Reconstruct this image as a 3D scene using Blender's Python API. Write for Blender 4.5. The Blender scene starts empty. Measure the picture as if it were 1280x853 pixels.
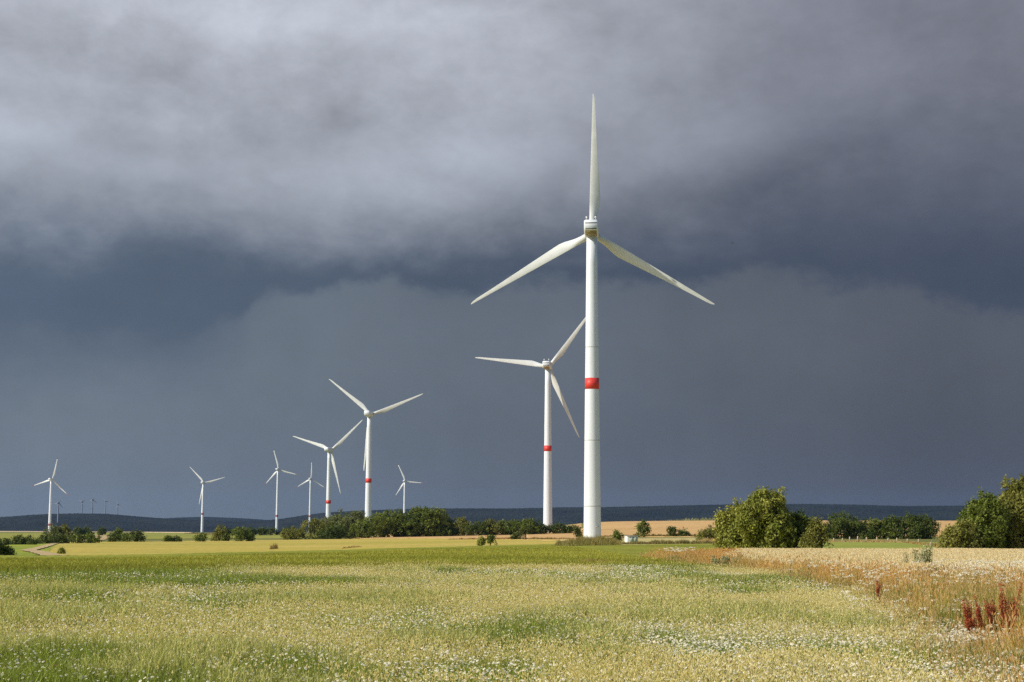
import bpy, math
import numpy as np
from mathutils import Vector, Matrix

rng = np.random.default_rng(7)
PI = math.pi
scene = bpy.context.scene
COL = scene.collection
F = 2000.0            # focal length in pixels of a 1280 wide picture
EYE = 1.7
PITCH = math.atan(223.5 / F)
ROLL = 0.004
EXPO = 0.0

# ------------------------------------------------------------------ camera
cam_d = bpy.data.cameras.new('camera'); cam = bpy.data.objects.new('camera', cam_d); COL.objects.link(cam)
cam_d.sensor_width = 36.0; cam_d.lens = 36.0 * F / 1280.0
cam_d.clip_start = 0.1; cam_d.clip_end = 60000
Rm = Matrix.Rotation(PI / 2 + PITCH, 3, 'X') @ Matrix.Rotation(ROLL, 3, 'Z')
cam.matrix_world = Matrix.Translation((0, 0, EYE)) @ Rm.to_4x4()
scene.camera = cam
RM = np.array(Rm)

def ray(px, row):
    """direction through a point of the picture (1280x853 scale), arrays allowed"""
    px = np.asarray(px, float); row = np.asarray(row, float)
    v = np.stack(np.broadcast_arrays((px - 640) / F, -(row - 426.5) / F, -1.0), -1)
    return v @ RM.T

# ------------------------------------------------------------------ terrain (a broad shallow valley)
DS = np.array([3, 10, 17, 30, 45, 60, 100, 160, 250, 445, 700, 1000, 1300, 1900, 2900, 3600], float)
TAB = {
    0:    [2400, 1000, 855, 768, 737, 722, 705, 695.5, 688.5, 681, 676, 672, 669.5, 667, 664, 665],
    320:  [2400, 1000, 855, 768, 736, 719, 702, 693, 687, 679.5, 675, 671.5, 670, 668.5, 666, 666.5],
    640:  [2400, 1000, 855, 768, 735, 718, 700.5, 692, 685, 676, 669.5, 666, 664, 663, 662, 662],
    740:  [2400, 1000, 855, 769, 737, 720, 702, 692, 683.5, 674.5, 667, 660, 652, 653.5, 656, 657],
    900:  [2400, 1000, 856, 772, 740, 726, 706, 695, 686, 674.5, 664, 656, 650.5, 652, 655, 656],
    1280: [2400, 1000, 857, 773, 741, 727, 708, 697, 687.5, 675, 665, 657, 651, 652.5, 656, 657],
}
PXS = np.array(sorted(TAB)); ROWS = np.array([TAB[p] for p in PXS])
LD = np.linspace(math.log(3), math.log(14000), 500)
PG = np.linspace(-260, 1540, 181)
def _smooth(a, n, ax):
    k = np.hanning(n + 2)[1:-1]; k /= k.sum()
    pad = [(0, 0)] * a.ndim; pad[ax] = (n // 2, n // 2)
    ap = np.pad(a, pad, mode='edge')
    return np.apply_along_axis(lambda m: np.convolve(m, k, 'valid'), ax, ap)
zg = np.zeros((len(PXS), len(LD)))
for i, p in enumerate(PXS):
    d = ray(p, ROWS[i]); z = EYE + DS * d[:, 2] / np.hypot(d[:, 0], d[:, 1])
    z[0] = z[1] = 0.0
    dd = np.concatenate([DS, [5200, 7000, 14000]]); zz = np.concatenate([z, [-62, -66, -66]])
    zg[i] = np.interp(LD, np.log(dd), zz)
zg = _smooth(zg, 15, 1)
ZG = np.stack([np.interp(PG, PXS, zg[:, j]) for j in range(len(LD))], 1)
ZG = _smooth(ZG, 13, 0)

def terrain(X, Y):
    X = np.asarray(X, float); Y = np.asarray(Y, float)
    D = np.maximum(np.hypot(X, Y), 3.001); az = np.arctan2(X, Y)
    back = np.clip((np.abs(az) - 0.6) / 1.2, 0, 1); back = back * back * (3 - 2 * back)
    t = np.tan(np.clip(az, -0.42, 0.42)); px = np.clip(640 + 1996 * t, PG[0], PG[-1] - 0.01)
    fi = (px - PG[0]) / (PG[1] - PG[0]); i = fi.astype(int); fi -= i
    fj = np.clip((np.log(D) - LD[0]) / (LD[1] - LD[0]), 0, len(LD) - 1.001); j = fj.astype(int); fj -= j
    z = (ZG[i, j] * (1 - fi) * (1 - fj) + ZG[i + 1, j] * fi * (1 - fj) + ZG[i, j + 1] * (1 - fi) * fj + ZG[i + 1, j + 1] * fi * fj)
    zb = -np.clip(D - 100, 0, 4000) * 0.0165
    return z * (1 - back) + zb * back

def ground_pt(px, D):
    d = ray(px, 670.0); h = np.hypot(d[..., 0], d[..., 1])
    X = d[..., 0] / h * D; Y = d[..., 1] / h * D
    return X, Y, terrain(X, Y)

_DF = np.exp(np.linspace(math.log(5), math.log(3600), 1500))
def row_of(X, Y, Z):
    v = np.stack([X, Y, Z - EYE], -1) @ RM
    return 426.5 + F * v[..., 1] / v[..., 2]
def dist_at(px, row):
    """how far away the ground lies that shows at this row, first crossing"""
    X, Y, Z = ground_pt(float(px), _DF); r = row_of(X, Y, Z)
    r = np.minimum.accumulate(r)
    k = int(np.argmax(r <= row))
    if k == 0: return float(_DF[-1])
    a = (r[k - 1] - row) / max(r[k - 1] - r[k], 1e-6)
    return float(_DF[k - 1] * (1 - a) + _DF[k] * a)

# ------------------------------------------------------------------ helpers
def tag(o, label=None, cat=None, group=None, kind=None):
    if label: o['label'] = label
    if cat: o['category'] = cat
    if group: o['group'] = group
    if kind: o['kind'] = kind
    return o

def empty(name, loc, rz=0.0):
    o = bpy.data.objects.new(name, None); COL.objects.link(o); o.location = loc; o.rotation_euler = (0, 0, rz)
    o.empty_display_size = 0.5
    return o

def mesh_np(name, V, faces_list, mat, parent=None, col=None, smooth=False, mats=None, midx=None):
    """V (n,3); faces_list: list of (m,k) index arrays with k corners each"""
    me = bpy.data.meshes.new(name)
    V = np.ascontiguousarray(V, np.float32)
    me.vertices.add(len(V)); me.vertices.foreach_set('co', V.ravel())
    loops = np.concatenate([np.asarray(f, np.int32).ravel() for f in faces_list])
    tot = np.concatenate([np.full(len(f), np.asarray(f).shape[1], np.int32) for f in faces_list])
    st = np.concatenate([[0], np.cumsum(tot)[:-1]]).astype(np.int32)
    me.loops.add(len(loops)); me.loops.foreach_set('vertex_index', loops)
    me.polygons.add(len(tot)); me.polygons.foreach_set('loop_start', st); me.polygons.foreach_set('loop_total', tot)
    if smooth: me.polygons.foreach_set('use_smooth', np.ones(len(tot), bool))
    for m in (mats or [mat]): me.materials.append(m)
    if midx is not None: me.polygons.foreach_set('material_index', np.asarray(midx, np.int32))
    me.update(calc_edges=True)
    if col is not None:
        a = me.color_attributes.new('col', 'FLOAT_COLOR', 'POINT')
        c = np.ones((len(V), 4), np.float32); c[:, :3] = col
        a.data.foreach_set('color', c.ravel())
    o = bpy.data.objects.new(name, me); COL.objects.link(o)
    if parent: o.parent = parent
    return o

class MB:
    """collects pieces into one mesh"""
    def __init__(s): s.v = []; s.f = {}; s.n = 0
    def add(s, V, faces):
        V = np.asarray(V, float); s.v.append(V)
        for f in faces:
            s.f.setdefault(len(f), []).append([i + s.n for i in f])
        s.n += len(V)
    def box(s, x0, x1, y0, y1, z0, z1):
        V = [(x, y, z) for z in (z0, z1) for y in (y0, y1) for x in (x0, x1)]
        s.add(V, [(0, 2, 3, 1), (4, 5, 7, 6), (0, 1, 5, 4), (2, 6, 7, 3), (0, 4, 6, 2), (1, 3, 7, 5)])
    def rings(s, R, cap0=True, cap1=True):
        """R list of rings (k,3)"""
        k = len(R[0]); V = np.concatenate(R); fs = []
        for i in range(len(R) - 1):
            for j in range(k):
                a, b = i * k + j, i * k + (j + 1) % k
                fs.append((a, b, b + k, a + k))
        if cap0: fs.append(tuple(range(k - 1, -1, -1)))
        if cap1: fs.append(tuple((len(R) - 1) * k + j for j in range(k)))
        s.add(V, fs)
    def lathe(s, prof, n=32, axis='z', at=(0, 0, 0)):
        a = np.linspace(0, 2 * PI, n, endpoint=False); R = []
        for r, h in prof:
            c = np.stack([r * np.cos(a), r * np.sin(a), np.full(n, h)], 1)
            if axis == 'y': c = np.stack([c[:, 0], -c[:, 2] * -1, c[:, 1] * -1], 1)
            R.append(c + np.array(at))
        s.rings(R)
    def tube(s, P, rad, n=6):
        P = np.asarray(P, float); R = []
        for i in range(len(P)):
            t = P[min(i + 1, len(P) - 1)] - P[max(i - 1, 0)]; t /= np.linalg.norm(t) + 1e-9
            u = np.cross(t, (0.31, 0.95, 0.05)); u /= np.linalg.norm(u) + 1e-9; w = np.cross(t, u)
            a = np.linspace(0, 2 * PI, n, endpoint=False)[:, None]
            R.append(P[i] + rad[i] * (np.cos(a) * u + np.sin(a) * w))
        s.rings(R)
    def build(s, name, mat, parent=None, smooth=False, bevel=0):
        o = mesh_np(name, np.concatenate(s.v), [np.array(f) for f in s.f.values()], mat, parent, smooth=smooth)
        if bevel:
            m = o.modifiers.new('bevel', 'BEVEL'); m.width = bevel; m.segments = 2; m.limit_method = 'ANGLE'
        return o

# value noise in numpy
_NT = np.random.default_rng(3).random((256, 256))
def vnoise(x, y):
    xi = np.floor(x).astype(int); yi = np.floor(y).astype(int); fx = x - xi; fy = y - yi
    fx = fx * fx * (3 - 2 * fx); fy = fy * fy * (3 - 2 * fy)
    g = lambda a, b: _NT[a & 255, b & 255]
    return (g(xi, yi) * (1 - fx) + g(xi + 1, yi) * fx) * (1 - fy) + (g(xi, yi + 1) * (1 - fx) + g(xi + 1, yi + 1) * fx) * fy
def fbm(x, y, o=4):
    s = 0; a = 0.5; t = 0
    for k in range(o):
        s = s + a * vnoise(x * 2 ** k + 17.3 * k, y * 2 ** k + 5.1 * k); t += a; a *= 0.5
    return s / t
def sstep(a, b, x):
    t = np.clip((x - a) / (b - a), 0, 1); return t * t * (3 - 2 * t)

# ------------------------------------------------------------------ materials
class NT:
    def __init__(s, tree): s.t = tree; s.n = tree.nodes; s.l = tree.links
    def node(s, typ, **kw):
        n = s.n.new(typ)
        for k, v in kw.items(): setattr(n, k, v)
        return n
    def link(s, a, b): s.l.new(a, b)
    def set(s, sock, v):
        if isinstance(v, bpy.types.NodeSocket): s.l.new(v, sock)
        else: sock.default_value = v
    def math(s, op, a, b=None, c=None, clamp=False):
        n = s.n.new('ShaderNodeMath'); n.operation = op; n.use_clamp = clamp
        s.set(n.inputs[0], a)
        if b is not None: s.set(n.inputs[1], b)
        if c is not None: s.set(n.inputs[2], c)
        return n.outputs[0]
    def step(s, x, a, b, lo=0.0, hi=1.0):
        n = s.n.new('ShaderNodeMapRange'); n.interpolation_type = 'SMOOTHSTEP'
        s.set(n.inputs[0], x); s.set(n.inputs[1], a); s.set(n.inputs[2], b); s.set(n.inputs[3], lo); s.set(n.inputs[4], hi)
        return n.outputs[0]
    def mix(s, f, a, b, mode='MIX'):
        n = s.n.new('ShaderNodeMix'); n.data_type = 'RGBA'; n.blend_type = mode
        s.set(n.inputs[0], f); s.set(n.inputs[6], a if isinstance(a, bpy.types.NodeSocket) else (*a, 1)[:4])
        s.set(n.inputs[7], b if isinstance(b, bpy.types.NodeSocket) else (*b, 1)[:4])
        return n.outputs[2]
    def noise(s, vec, scale, detail=4, rough=0.55, dist=0.0):
        n = s.n.new('ShaderNodeTexNoise'); s.set(n.inputs['Vector'], vec)
        n.inputs['Scale'].default_value = scale; n.inputs['Detail'].default_value = detail
        n.inputs['Roughness'].default_value = rough; n.inputs['Distortion'].default_value = dist
        return n.outputs[0]
    def mapping(s, vec, scale=(1, 1, 1), rot=(0, 0, 0), loc=(0, 0, 0)):
        n = s.n.new('ShaderNodeMapping'); s.set(n.inputs[0], vec); n.inputs['Scale'].default_value = scale
        n.inputs['Rotation'].default_value = rot; n.inputs['Location'].default_value = loc
        return n.outputs[0]

def new_mat(name):
    m = bpy.data.materials.new(name); m.use_nodes = True
    t = NT(m.node_tree); t.n.clear()
    out = t.node('ShaderNodeOutputMaterial')
    return m, t, out

def mat_leaf(name, trans=0.35, spec=0.25, tint=(1, 1, 1), var=0.0):
    """vertex coloured foliage, some light through the leaf"""
    m, t, out = new_mat(name)
    a = t.node('ShaderNodeVertexColor', layer_name='col')
    c = t.mix(1.0, a.outputs[0], tint, 'MULTIPLY')
    p = t.node('ShaderNodeBsdfPrincipled'); t.link(c, p.inputs['Base Color'])
    p.inputs['Roughness'].default_value = 0.6; p.inputs['Specular IOR Level'].default_value = spec
    tr = t.node('ShaderNodeBsdfTranslucent'); c2 = t.mix(1.0, c, (1.15, 1.1, 0.6), 'MULTIPLY'); t.link(c2, tr.inputs[0])
    mx = t.node('ShaderNodeMixShader'); mx.inputs[0].default_value = trans
    t.link(p.outputs[0], mx.inputs[1]); t.link(tr.outputs[0], mx.inputs[2]); t.link(mx.outputs[0], out.inputs[0])
    return m

def mat_plain(name, col, rough=0.5, n_amt=0.12, n_scale=1.0, spec=0.4, metal=0.0, streak=None):
    m, t, out = new_mat(name)
    tc = t.node('ShaderNodeTexCoord').outputs['Object']
    f = t.noise(t.mapping(tc, streak or (1, 1, 1)), n_scale, 5)
    f = t.step(f, 0.3, 0.7)
    c = t.mix(f, tuple(x * (1 - n_amt) for x in col), tuple(min(1, x * (1 + n_amt * 0.5)) for x in col))
    p = t.node('ShaderNodeBsdfPrincipled'); t.link(c, p.inputs['Base Color'])
    p.inputs['Roughness'].default_value = rough; p.inputs['Specular IOR Level'].default_value = spec
    p.inputs['Metallic'].default_value = metal
    t.link(p.outputs[0], out.inputs[0])
    return m

def mat_field(name, c0, c1, c2=None, big=0.03, fine=1.6, stretch=(1, 1, 1), rot=0.0, bump=0.5, rows=None):
    """a crop or grass field seen from afar: drifts of tone, fine clumps and a rough surface"""
    m, t, out = new_mat(name)
    tc = t.node('ShaderNodeTexCoord').outputs['Object']
    big_n = t.step(t.noise(t.mapping(tc, stretch, (0, 0, rot)), big, 6, 0.6, 0.4), 0.32, 0.68)
    fin = t.noise(tc, fine, 3, 0.7)
    c = t.mix(big_n, c0, c1)
    if c2:
        pt = t.step(t.noise(t.mapping(tc, stretch, (0, 0, rot), (31, 7, 0)), big * 2.7, 7, 0.65, 0.6), 0.5, 0.72)
        c = t.mix(pt, c, c2)
    c = t.mix(1.0, c, t.mix(t.step(fin, 0.25, 0.75), (0.72, 0.72, 0.72), (1.3, 1.3, 1.25)), 'MULTIPLY')
    if rows:
        w = t.node('ShaderNodeTexWave'); t.link(t.mapping(tc, (1, 1, 1), (0, 0, rows[0])), w.inputs[0])
        w.inputs['Scale'].default_value = rows[1]; w.inputs['Distortion'].default_value = 1.5
        c = t.mix(t.math('MULTIPLY', t.step(w.outputs[1], 0.75, 0.95), rows[2]), c, tuple(x * 0.6 for x in c0))
    p = t.node('ShaderNodeBsdfPrincipled'); t.link(c, p.inputs['Base Color'])
    p.inputs['Roughness'].default_value = 0.9; p.inputs['Specular IOR Level'].default_value = 0.1
    b = t.node('ShaderNodeBump'); b.inputs['Strength'].default_value = bump; b.inputs['Distance'].default_value = 0.3
    t.link(fin, b.inputs['Height']); t.link(b.outputs[0], p.inputs['Normal'])
    t.link(p.outputs[0], out.inputs[0])
    return m

M_LEAF = mat_leaf('foliage_leaf', 0.3)
M_GRASS = mat_leaf('grass_blade', 0.38, 0.15)
M_PETAL = mat_leaf('petal', 0.3, 0.1)
M_BARK = mat_plain('bark', (0.10, 0.075, 0.05), 0.9, 0.4, 6, 0.1)
M_WHITE = mat_plain('white_coated_steel', (0.64, 0.69, 0.76), 0.42, 0.06, 0.35, 0.4, 0, (1, 1, 0.15))
M_BLADE = mat_plain('cream_fibreglass', (0.64, 0.67, 0.68), 0.45, 0.08, 0.3, 0.35)
M_RED = mat_plain('red_paint', (0.60, 0.045, 0.035), 0.5, 0.1, 0.8)
M_DRED = mat_plain('muted_red_paint', (0.28, 0.06, 0.06), 0.6, 0.1, 0.8)  # darker, duller red for the distant bands and blade tips
M_SHADED = mat_plain('cloud_shaded_steel', (0.19, 0.22, 0.27), 0.6, 0.05, 0.3)  # cloud shade and distance fading painted into the far turbines' coat
M_DARK = mat_plain('dark_gap', (0.05, 0.05, 0.05), 0.8, 0.1, 1)
M_SEAM = mat_plain('weld_seam', (0.30, 0.30, 0.30), 0.7, 0.1, 1)
M_UNDER = mat_plain('dirty_shaded_panel', (0.30, 0.26, 0.15), 0.6, 0.5, 1.2)  # brown dirt, with the underside's shade put into the same colour
M_LAMP = mat_plain('beacon_housing', (0.8, 0.8, 0.8), 0.3, 0.02, 1)
M_CONC = mat_plain('concrete', (0.38, 0.37, 0.34), 0.9, 0.2, 2)
M_WOOD = mat_plain('weathered_wood', (0.42, 0.34, 0.25), 0.9, 0.3, 9, 0.1)
M_BOXW = mat_plain('box_white', (0.72, 0.73, 0.68), 0.6, 0.08, 2)
M_BOXG = mat_plain('box_green_door', (0.27, 0.36, 0.30), 0.6, 0.1, 2)
M_DIRT = mat_field('dirt_track', (0.40, 0.30, 0.16), (0.50, 0.38, 0.22), None, 0.1, 2.0)
M_PATH = mat_field('gravel_path', (0.36, 0.31, 0.30), (0.44, 0.38, 0.36), None, 0.4, 8.0)

# ------------------------------------------------------------------ ground sheet
def build_ground():
    az_in = np.linspace(-0.46, 0.46, 241)
    az_out = np.linspace(0.46, 2 * PI - 0.46, 60)[1:-1]
    az = np.concatenate([az_in, az_out])
    D = np.exp(np.linspace(math.log(3), math.log(9600), 300))
    A, DD = np.meshgrid(az, D, indexing='ij')
    X = np.sin(A) * DD; Y = np.cos(A) * DD; Z = terrain(X, Y)
    V = np.stack([X, Y, Z], -1).reshape(-1, 3)
    na, nd = A.shape; i, j = np.meshgrid(np.arange(na), np.arange(nd - 1), indexing='ij')
    i2 = (i + 1) % na
    f = np.stack([i * nd + j, i * nd + j + 1, i2 * nd + j + 1, i2 * nd + j], -1).reshape(-1, 4)
    c = len(V); V = np.vstack([V, [[0, 0, 0]]])
    k = np.arange(na); tri = np.stack([np.full(na, c), k * nd, ((k + 1) % na) * nd], 1)
    m, t, out = new_mat('meadow_soil_and_pasture')
    tc = t.node('ShaderNodeTexCoord').outputs['Object']
    n1 = t.step(t.noise(tc, 0.012, 6, 0.6), 0.35, 0.65); n2 = t.noise(tc, 1.2, 4, 0.7)
    c1 = t.mix(n1, (0.13, 0.15, 0.04), (0.22, 0.21, 0.07))
    sep = t.node('ShaderNodeSeparateXYZ'); t.link(tc, sep.inputs[0])
    r = t.math('SQRT', t.math('ADD', t.math('POWER', sep.outputs[0], 2.0), t.math('POWER', sep.outputs[1], 2.0)))
    near = t.step(r, 60.0, 110.0)
    c2 = t.mix(near, (0.075, 0.08, 0.03), c1)
    c2 = t.mix(1.0, c2, t.mix(n2, (0.7, 0.7, 0.7), (1.25, 1.25, 1.2)), 'MULTIPLY')
    p = t.node('ShaderNodeBsdfPrincipled'); t.link(c2, p.inputs['Base Color']); p.inputs['Roughness'].default_value = 0.95
    p.inputs['Specular IOR Level'].default_value = 0.1
    t.link(p.outputs[0], out.inputs[0])
    tag(mesh_np('ground', V, [f, tri], m, smooth=True), kind='structure', label='rolling farmland sheet under all the fields')
build_ground()

# ------------------------------------------------------------------ fields
def field(name, cols, mat, h=0.05, kind='structure', label=None, nD=40, dx=10, rough=0.0, smooth=True):
    """cols: list of (px, near_row, far_row); the crop stands h metres above the soil"""
    cols = np.array(cols, float); px = np.arange(cols[0, 0], cols[-1, 0] + 0.1, dx)
    nr = np.interp(px, cols[:, 0], cols[:, 1]); fr = np.interp(px, cols[:, 0], cols[:, 2])
    V = []; n = len(px)
    for p, a, b in zip(px, nr, fr):
        d0 = dist_at(p, a); d1 = max(dist_at(p, b), d0 * 1.002)
        D = np.exp(np.linspace(math.log(d0), math.log(d1), nD)); X, Y, Z = ground_pt(p, D)
        V.append(np.stack([X, Y, Z + h], 1))
    V = np.array(V)
    if rough: V[..., 2] += rough * (rng.random(V.shape[:2]) - 0.5)
    top = V.reshape(-1, 3)
    i, j = np.meshgrid(np.arange(n - 1), np.arange(nD - 1), indexing='ij')
    f = np.stack([i * nD + j, (i + 1) * nD + j, (i + 1) * nD + j + 1, i * nD + j + 1], -1).reshape(-1, 4)
    # sides down to the soil
    per = [(k, 0) for k in range(n)] + [(n - 1, k) for k in range(1, nD)] + [(k, nD - 1) for k in range(n - 2, -1, -1)] + [(0, k) for k in range(nD - 2, 0, -1)]
    pi = np.array([a * nD + b for a, b in per]); base = top[pi].copy(); base[:, 2] -= h + 0.3
    q = np.arange(len(pi)); q2 = (q + 1) % len(pi); o0 = len(top)
    sf = np.stack([pi[q], o0 + q, o0 + q2, pi[q2]], 1)
    o = mesh_np(name, np.vstack([top, base]), [f, sf], mat, smooth=False)
    return tag(o, label, None, None, kind)

# outlines of the fields, as they meet the eye
M_CROP = mat_field('young_green_crop', (0.175, 0.195, 0.022), (0.255, 0.265, 0.036), (0.33, 0.31, 0.06), 0.02, 1.5, (0.35, 1.6, 1), 0.1, 0.6)
M_YEL = mat_field('ripening_grain', (0.34, 0.31, 0.055), (0.50, 0.38, 0.09), (0.56, 0.43, 0.16), 0.012, 0.8, (0.5, 1, 1), 0.2)
M_LIME = mat_field('fresh_pasture', (0.20, 0.26, 0.03), (0.32, 0.34, 0.045), (0.13, 0.19, 0.05), 0.03, 0.9)
M_FARG = mat_field('far_pasture', (0.20, 0.23, 0.04), (0.30, 0.29, 0.06), (0.30, 0.27, 0.10), 0.004, 0.25, (0.4, 1, 1))
M_TAN = mat_field('cut_stubble', (0.55, 0.35, 0.15), (0.64, 0.42, 0.19), (0.46, 0.27, 0.11), 0.006, 0.3, (0.35, 1.5, 1), -0.25, 0.3, (1.2, 0.06, 0.55))
M_PALE = mat_field('pale_ripe_strip', (0.55, 0.44, 0.26), (0.62, 0.50, 0.32), None, 0.01, 0.4)
M_CREAM = mat_field('ripe_barley_strip', (0.40, 0.36, 0.14), (0.52, 0.43, 0.19), (0.33, 0.33, 0.10), 0.012, 0.6, (0.4, 1.4, 1))
M_GRN2 = mat_field('green_paddock', (0.20, 0.24, 0.05), (0.29, 0.32, 0.06), (0.34, 0.33, 0.09), 0.03, 0.9, (0.4, 1.5, 1))

CROP_NEAR = [(-160, 722), (0, 718), (200, 714), (320, 711), (500, 710), (700, 709), (830, 704.5), (905, 700), (960, 698), (1500, 698)]
CROP_FAR = [(-160, 699), (0, 697.5), (100, 698), (200, 696), (320, 692.5), (400, 690.5), (500, 687), (600, 684), (690, 682), (760, 683), (905, 681), (1015, 682.5), (1500, 690)]
def zipcols(near, far, xs):
    near = np.array(near); far = np.array(far)
    return [(x, np.interp(x, near[:, 0], near[:, 1]), np.interp(x, far[:, 0], far[:, 1])) for x in xs]
xs = list(range(-160, 1021, 20))
field('crop_field', zipcols(CROP_NEAR, CROP_FAR, xs), M_CROP, 0.22, 'structure', 'smooth green crop band beyond the flower meadow', 60, 5, 0.06)
xs = [56, 66] + list(range(80, 741, 20))
field('grain_field', zipcols([(56, 701), (80, 700), (200, 698), (320, 695), (400, 693), (500, 690), (600, 687), (735, 684.5)],
      [(56, 697), (66, 684), (80, 678.5), (200, 677.5), (320, 675.5), (450, 674), (560, 673), (720, 675)], xs), M_YEL, 0.12, 'structure', 'yellowing grain field behind the green crop', 40, 6, 0.03)
field('pasture', [(-160, 702, 684), (0, 701, 682), (40, 701, 681), (90, 701, 679)], M_LIME, 0.08, 'structure', 'bright green pasture at the far left', 24, 5)
field('far_pasture', [(-160, 679, 666.2), (60, 676, 666), (140, 675, 666.1), (240, 674, 666.6), (330, 673, 668), (400, 672, 669)], M_FARG, 0.1, 'structure', 'green hillside behind the left hedge', 30, 6)
field('stubble_strip', [(-160, 665.9, 664.1), (100, 665.6, 664.1), (180, 665.9, 664.7), (245, 666.4, 665.6)], M_PALE, 0.5, 'structure', 'pale strip of stubble on the left crest', 10, 6)
field('tan_strip', [(430, 673.8, 669.5), (560, 673.5, 667), (660, 675.5, 666)], M_TAN, 0.13, 'structure', 'tan strip below the long hedge', 20, 6)
field('barley_strip', [(700, 685, 676), (760, 685.5, 673.5), (905, 684, 672.5), (1020, 684, 674)], M_CREAM, 0.15, 'structure', 'cream yellow barley strip right of the tower', 20, 6, 0.06)
field('stubble_field', [(655, 676.5, 666), (690, 676.5, 659.8), (715, 676, 656.2), (740, 674.5, 652.7), (800, 671.5, 651.5), (905, 671, 650.9), (1040, 671, 650.9), (1280, 672, 651.3), (1500, 672, 651.5)], M_TAN, 0.12, 'structure', 'wide orange tan stubble field under the dark hills', 50, 6)
field('paddock', [(1022, 696, 678), (1100, 697, 676.5), (1180, 697, 678), (1240, 698, 682), (1500, 699, 684)], M_GRN2, 0.1, 'structure', 'green paddock between the two big thickets', 30, 6)

def strip(name, pts, width, mat, label, h=0.06):
    P = []
    for px, row in pts:
        X, Y, Z = ground_pt(px, dist_at(px, row)); P.append((float(X), float(Y)))
    P = np.array(P); n = 12 * (len(P) - 1) + 1
    t = np.linspace(0, len(P) - 1, n); P = np.stack([np.interp(t, range(len(P)), P[:, 0]), np.interp(t, range(len(P)), P[:, 1])], 1)
    T = np.gradient(P, axis=0); T /= np.linalg.norm(T, axis=1)[:, None]; N = np.stack([T[:, 1], -T[:, 0]], 1)
    rows = []
    for s in np.linspace(-1, 1, 5):
        Q = P + N * s * width / 2 * (1 + 0.12 * rng.normal(size=(n, 1))); rows.append(np.column_stack([Q, terrain(Q[:, 0], Q[:, 1]) + h]))
    V = np.array(rows).reshape(-1, 3); i, j = np.meshgrid(np.arange(4), np.arange(n - 1), indexing='ij')
    f = np.stack([i * n + j, i * n + j + 1, (i + 1) * n + j + 1, (i + 1) * n + j], -1).reshape(-1, 4)
    return tag(mesh_np(name, V, [f], mat), label, kind='structure')
strip('dirt_track', [(72, 698.5), (50, 692), (36, 689.2), (56, 684), (74, 679), (84, 677)], 2.0, M_DIRT, 'pale dirt track forking beside the yellow field', 0.2)
strip('dirt_track', [(110, 677), (126, 673.5), (128, 670), (124, 668.5)], 9, M_DIRT, 'pale bare patch of track climbing the far pasture', 0.25)

# ------------------------------------------------------------------ hills
def hills(name, px0, px1, D0, sky, depth, mat, base=-62, label=None, bump=5.0, n=1500):
    sky = np.array(sky, float); px = np.linspace(px0, px1, n)
    row = np.interp(px, sky[:, 0], sky[:, 1]); row = _smooth(row, 41, 0)
    d = ray(px, row); h = np.hypot(d[:, 0], d[:, 1]); ztop = EYE + D0 * d[:, 2] / h
    ux, uy = d[:, 0] / h, d[:, 1] / h
    K = 60; V = []
    for k in range(K):
        s = k / (K - 1); D = D0 + depth * (s * 2 - 1.4)
        q = np.sin(np.clip(s / 0.7, 0, 1) * PI / 2) ** 1.2 if s < 0.7 else np.cos((s - 0.7) / 0.3 * PI / 2)
        z = base + (ztop - base) * q
        z = z + bump * (fbm(px * 0.9 + 13.7 * k, np.full(n, k * 3.3), 2) - 0.5) * min(1, q * 3) + 14 * (fbm(px * 0.02, np.full(n, k * 0.15 + 9), 2) - 0.5) * (4 * q * (1 - q))
        V.append(np.stack([ux * D, uy * D, z], 1))
    V = np.array(V).reshape(-1, 3); i, j = np.meshgrid(np.arange(K - 1), np.arange(n - 1), indexing='ij')
    f = np.stack([i * n + j, (i + 1) * n + j, (i + 1) * n + j + 1, i * n + j + 1], -1).reshape(-1, 4)
    return tag(mesh_np(name, V, [f], mat), label, kind='structure')
M_FOREST = mat_field('distant_shaded_forest', (0.008, 0.013, 0.014), (0.018, 0.025, 0.024), (0.012, 0.018, 0.020), 0.004, 0.035, bump=0.6)  # forest tone darkened to carry the storm cloud's shadow
SKYR = [(-260, 650), (0, 647), (50, 643.2), (90, 642.2), (130, 642.4), (160, 645), (200, 648.2), (250, 650.3), (300, 652.5), (345, 650), (400, 641.5), (460, 638.2), (540, 635.8), (640, 636), (700, 634.6), (750, 634.5), (850, 632.2), (920, 630.8), (1000, 630.4), (1060, 631), (1130, 633), (1200, 632.5), (1280, 631), (1540, 634)]
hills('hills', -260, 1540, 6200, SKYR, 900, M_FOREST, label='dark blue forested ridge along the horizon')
hills('hills', -260, 420, 8800, [(-260, 652), (170, 651), (215, 647.6), (255, 646.2), (300, 648), (345, 651), (420, 654)], 600, M_FOREST, label='paler farther ridge behind the left hills', n=600)

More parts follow.
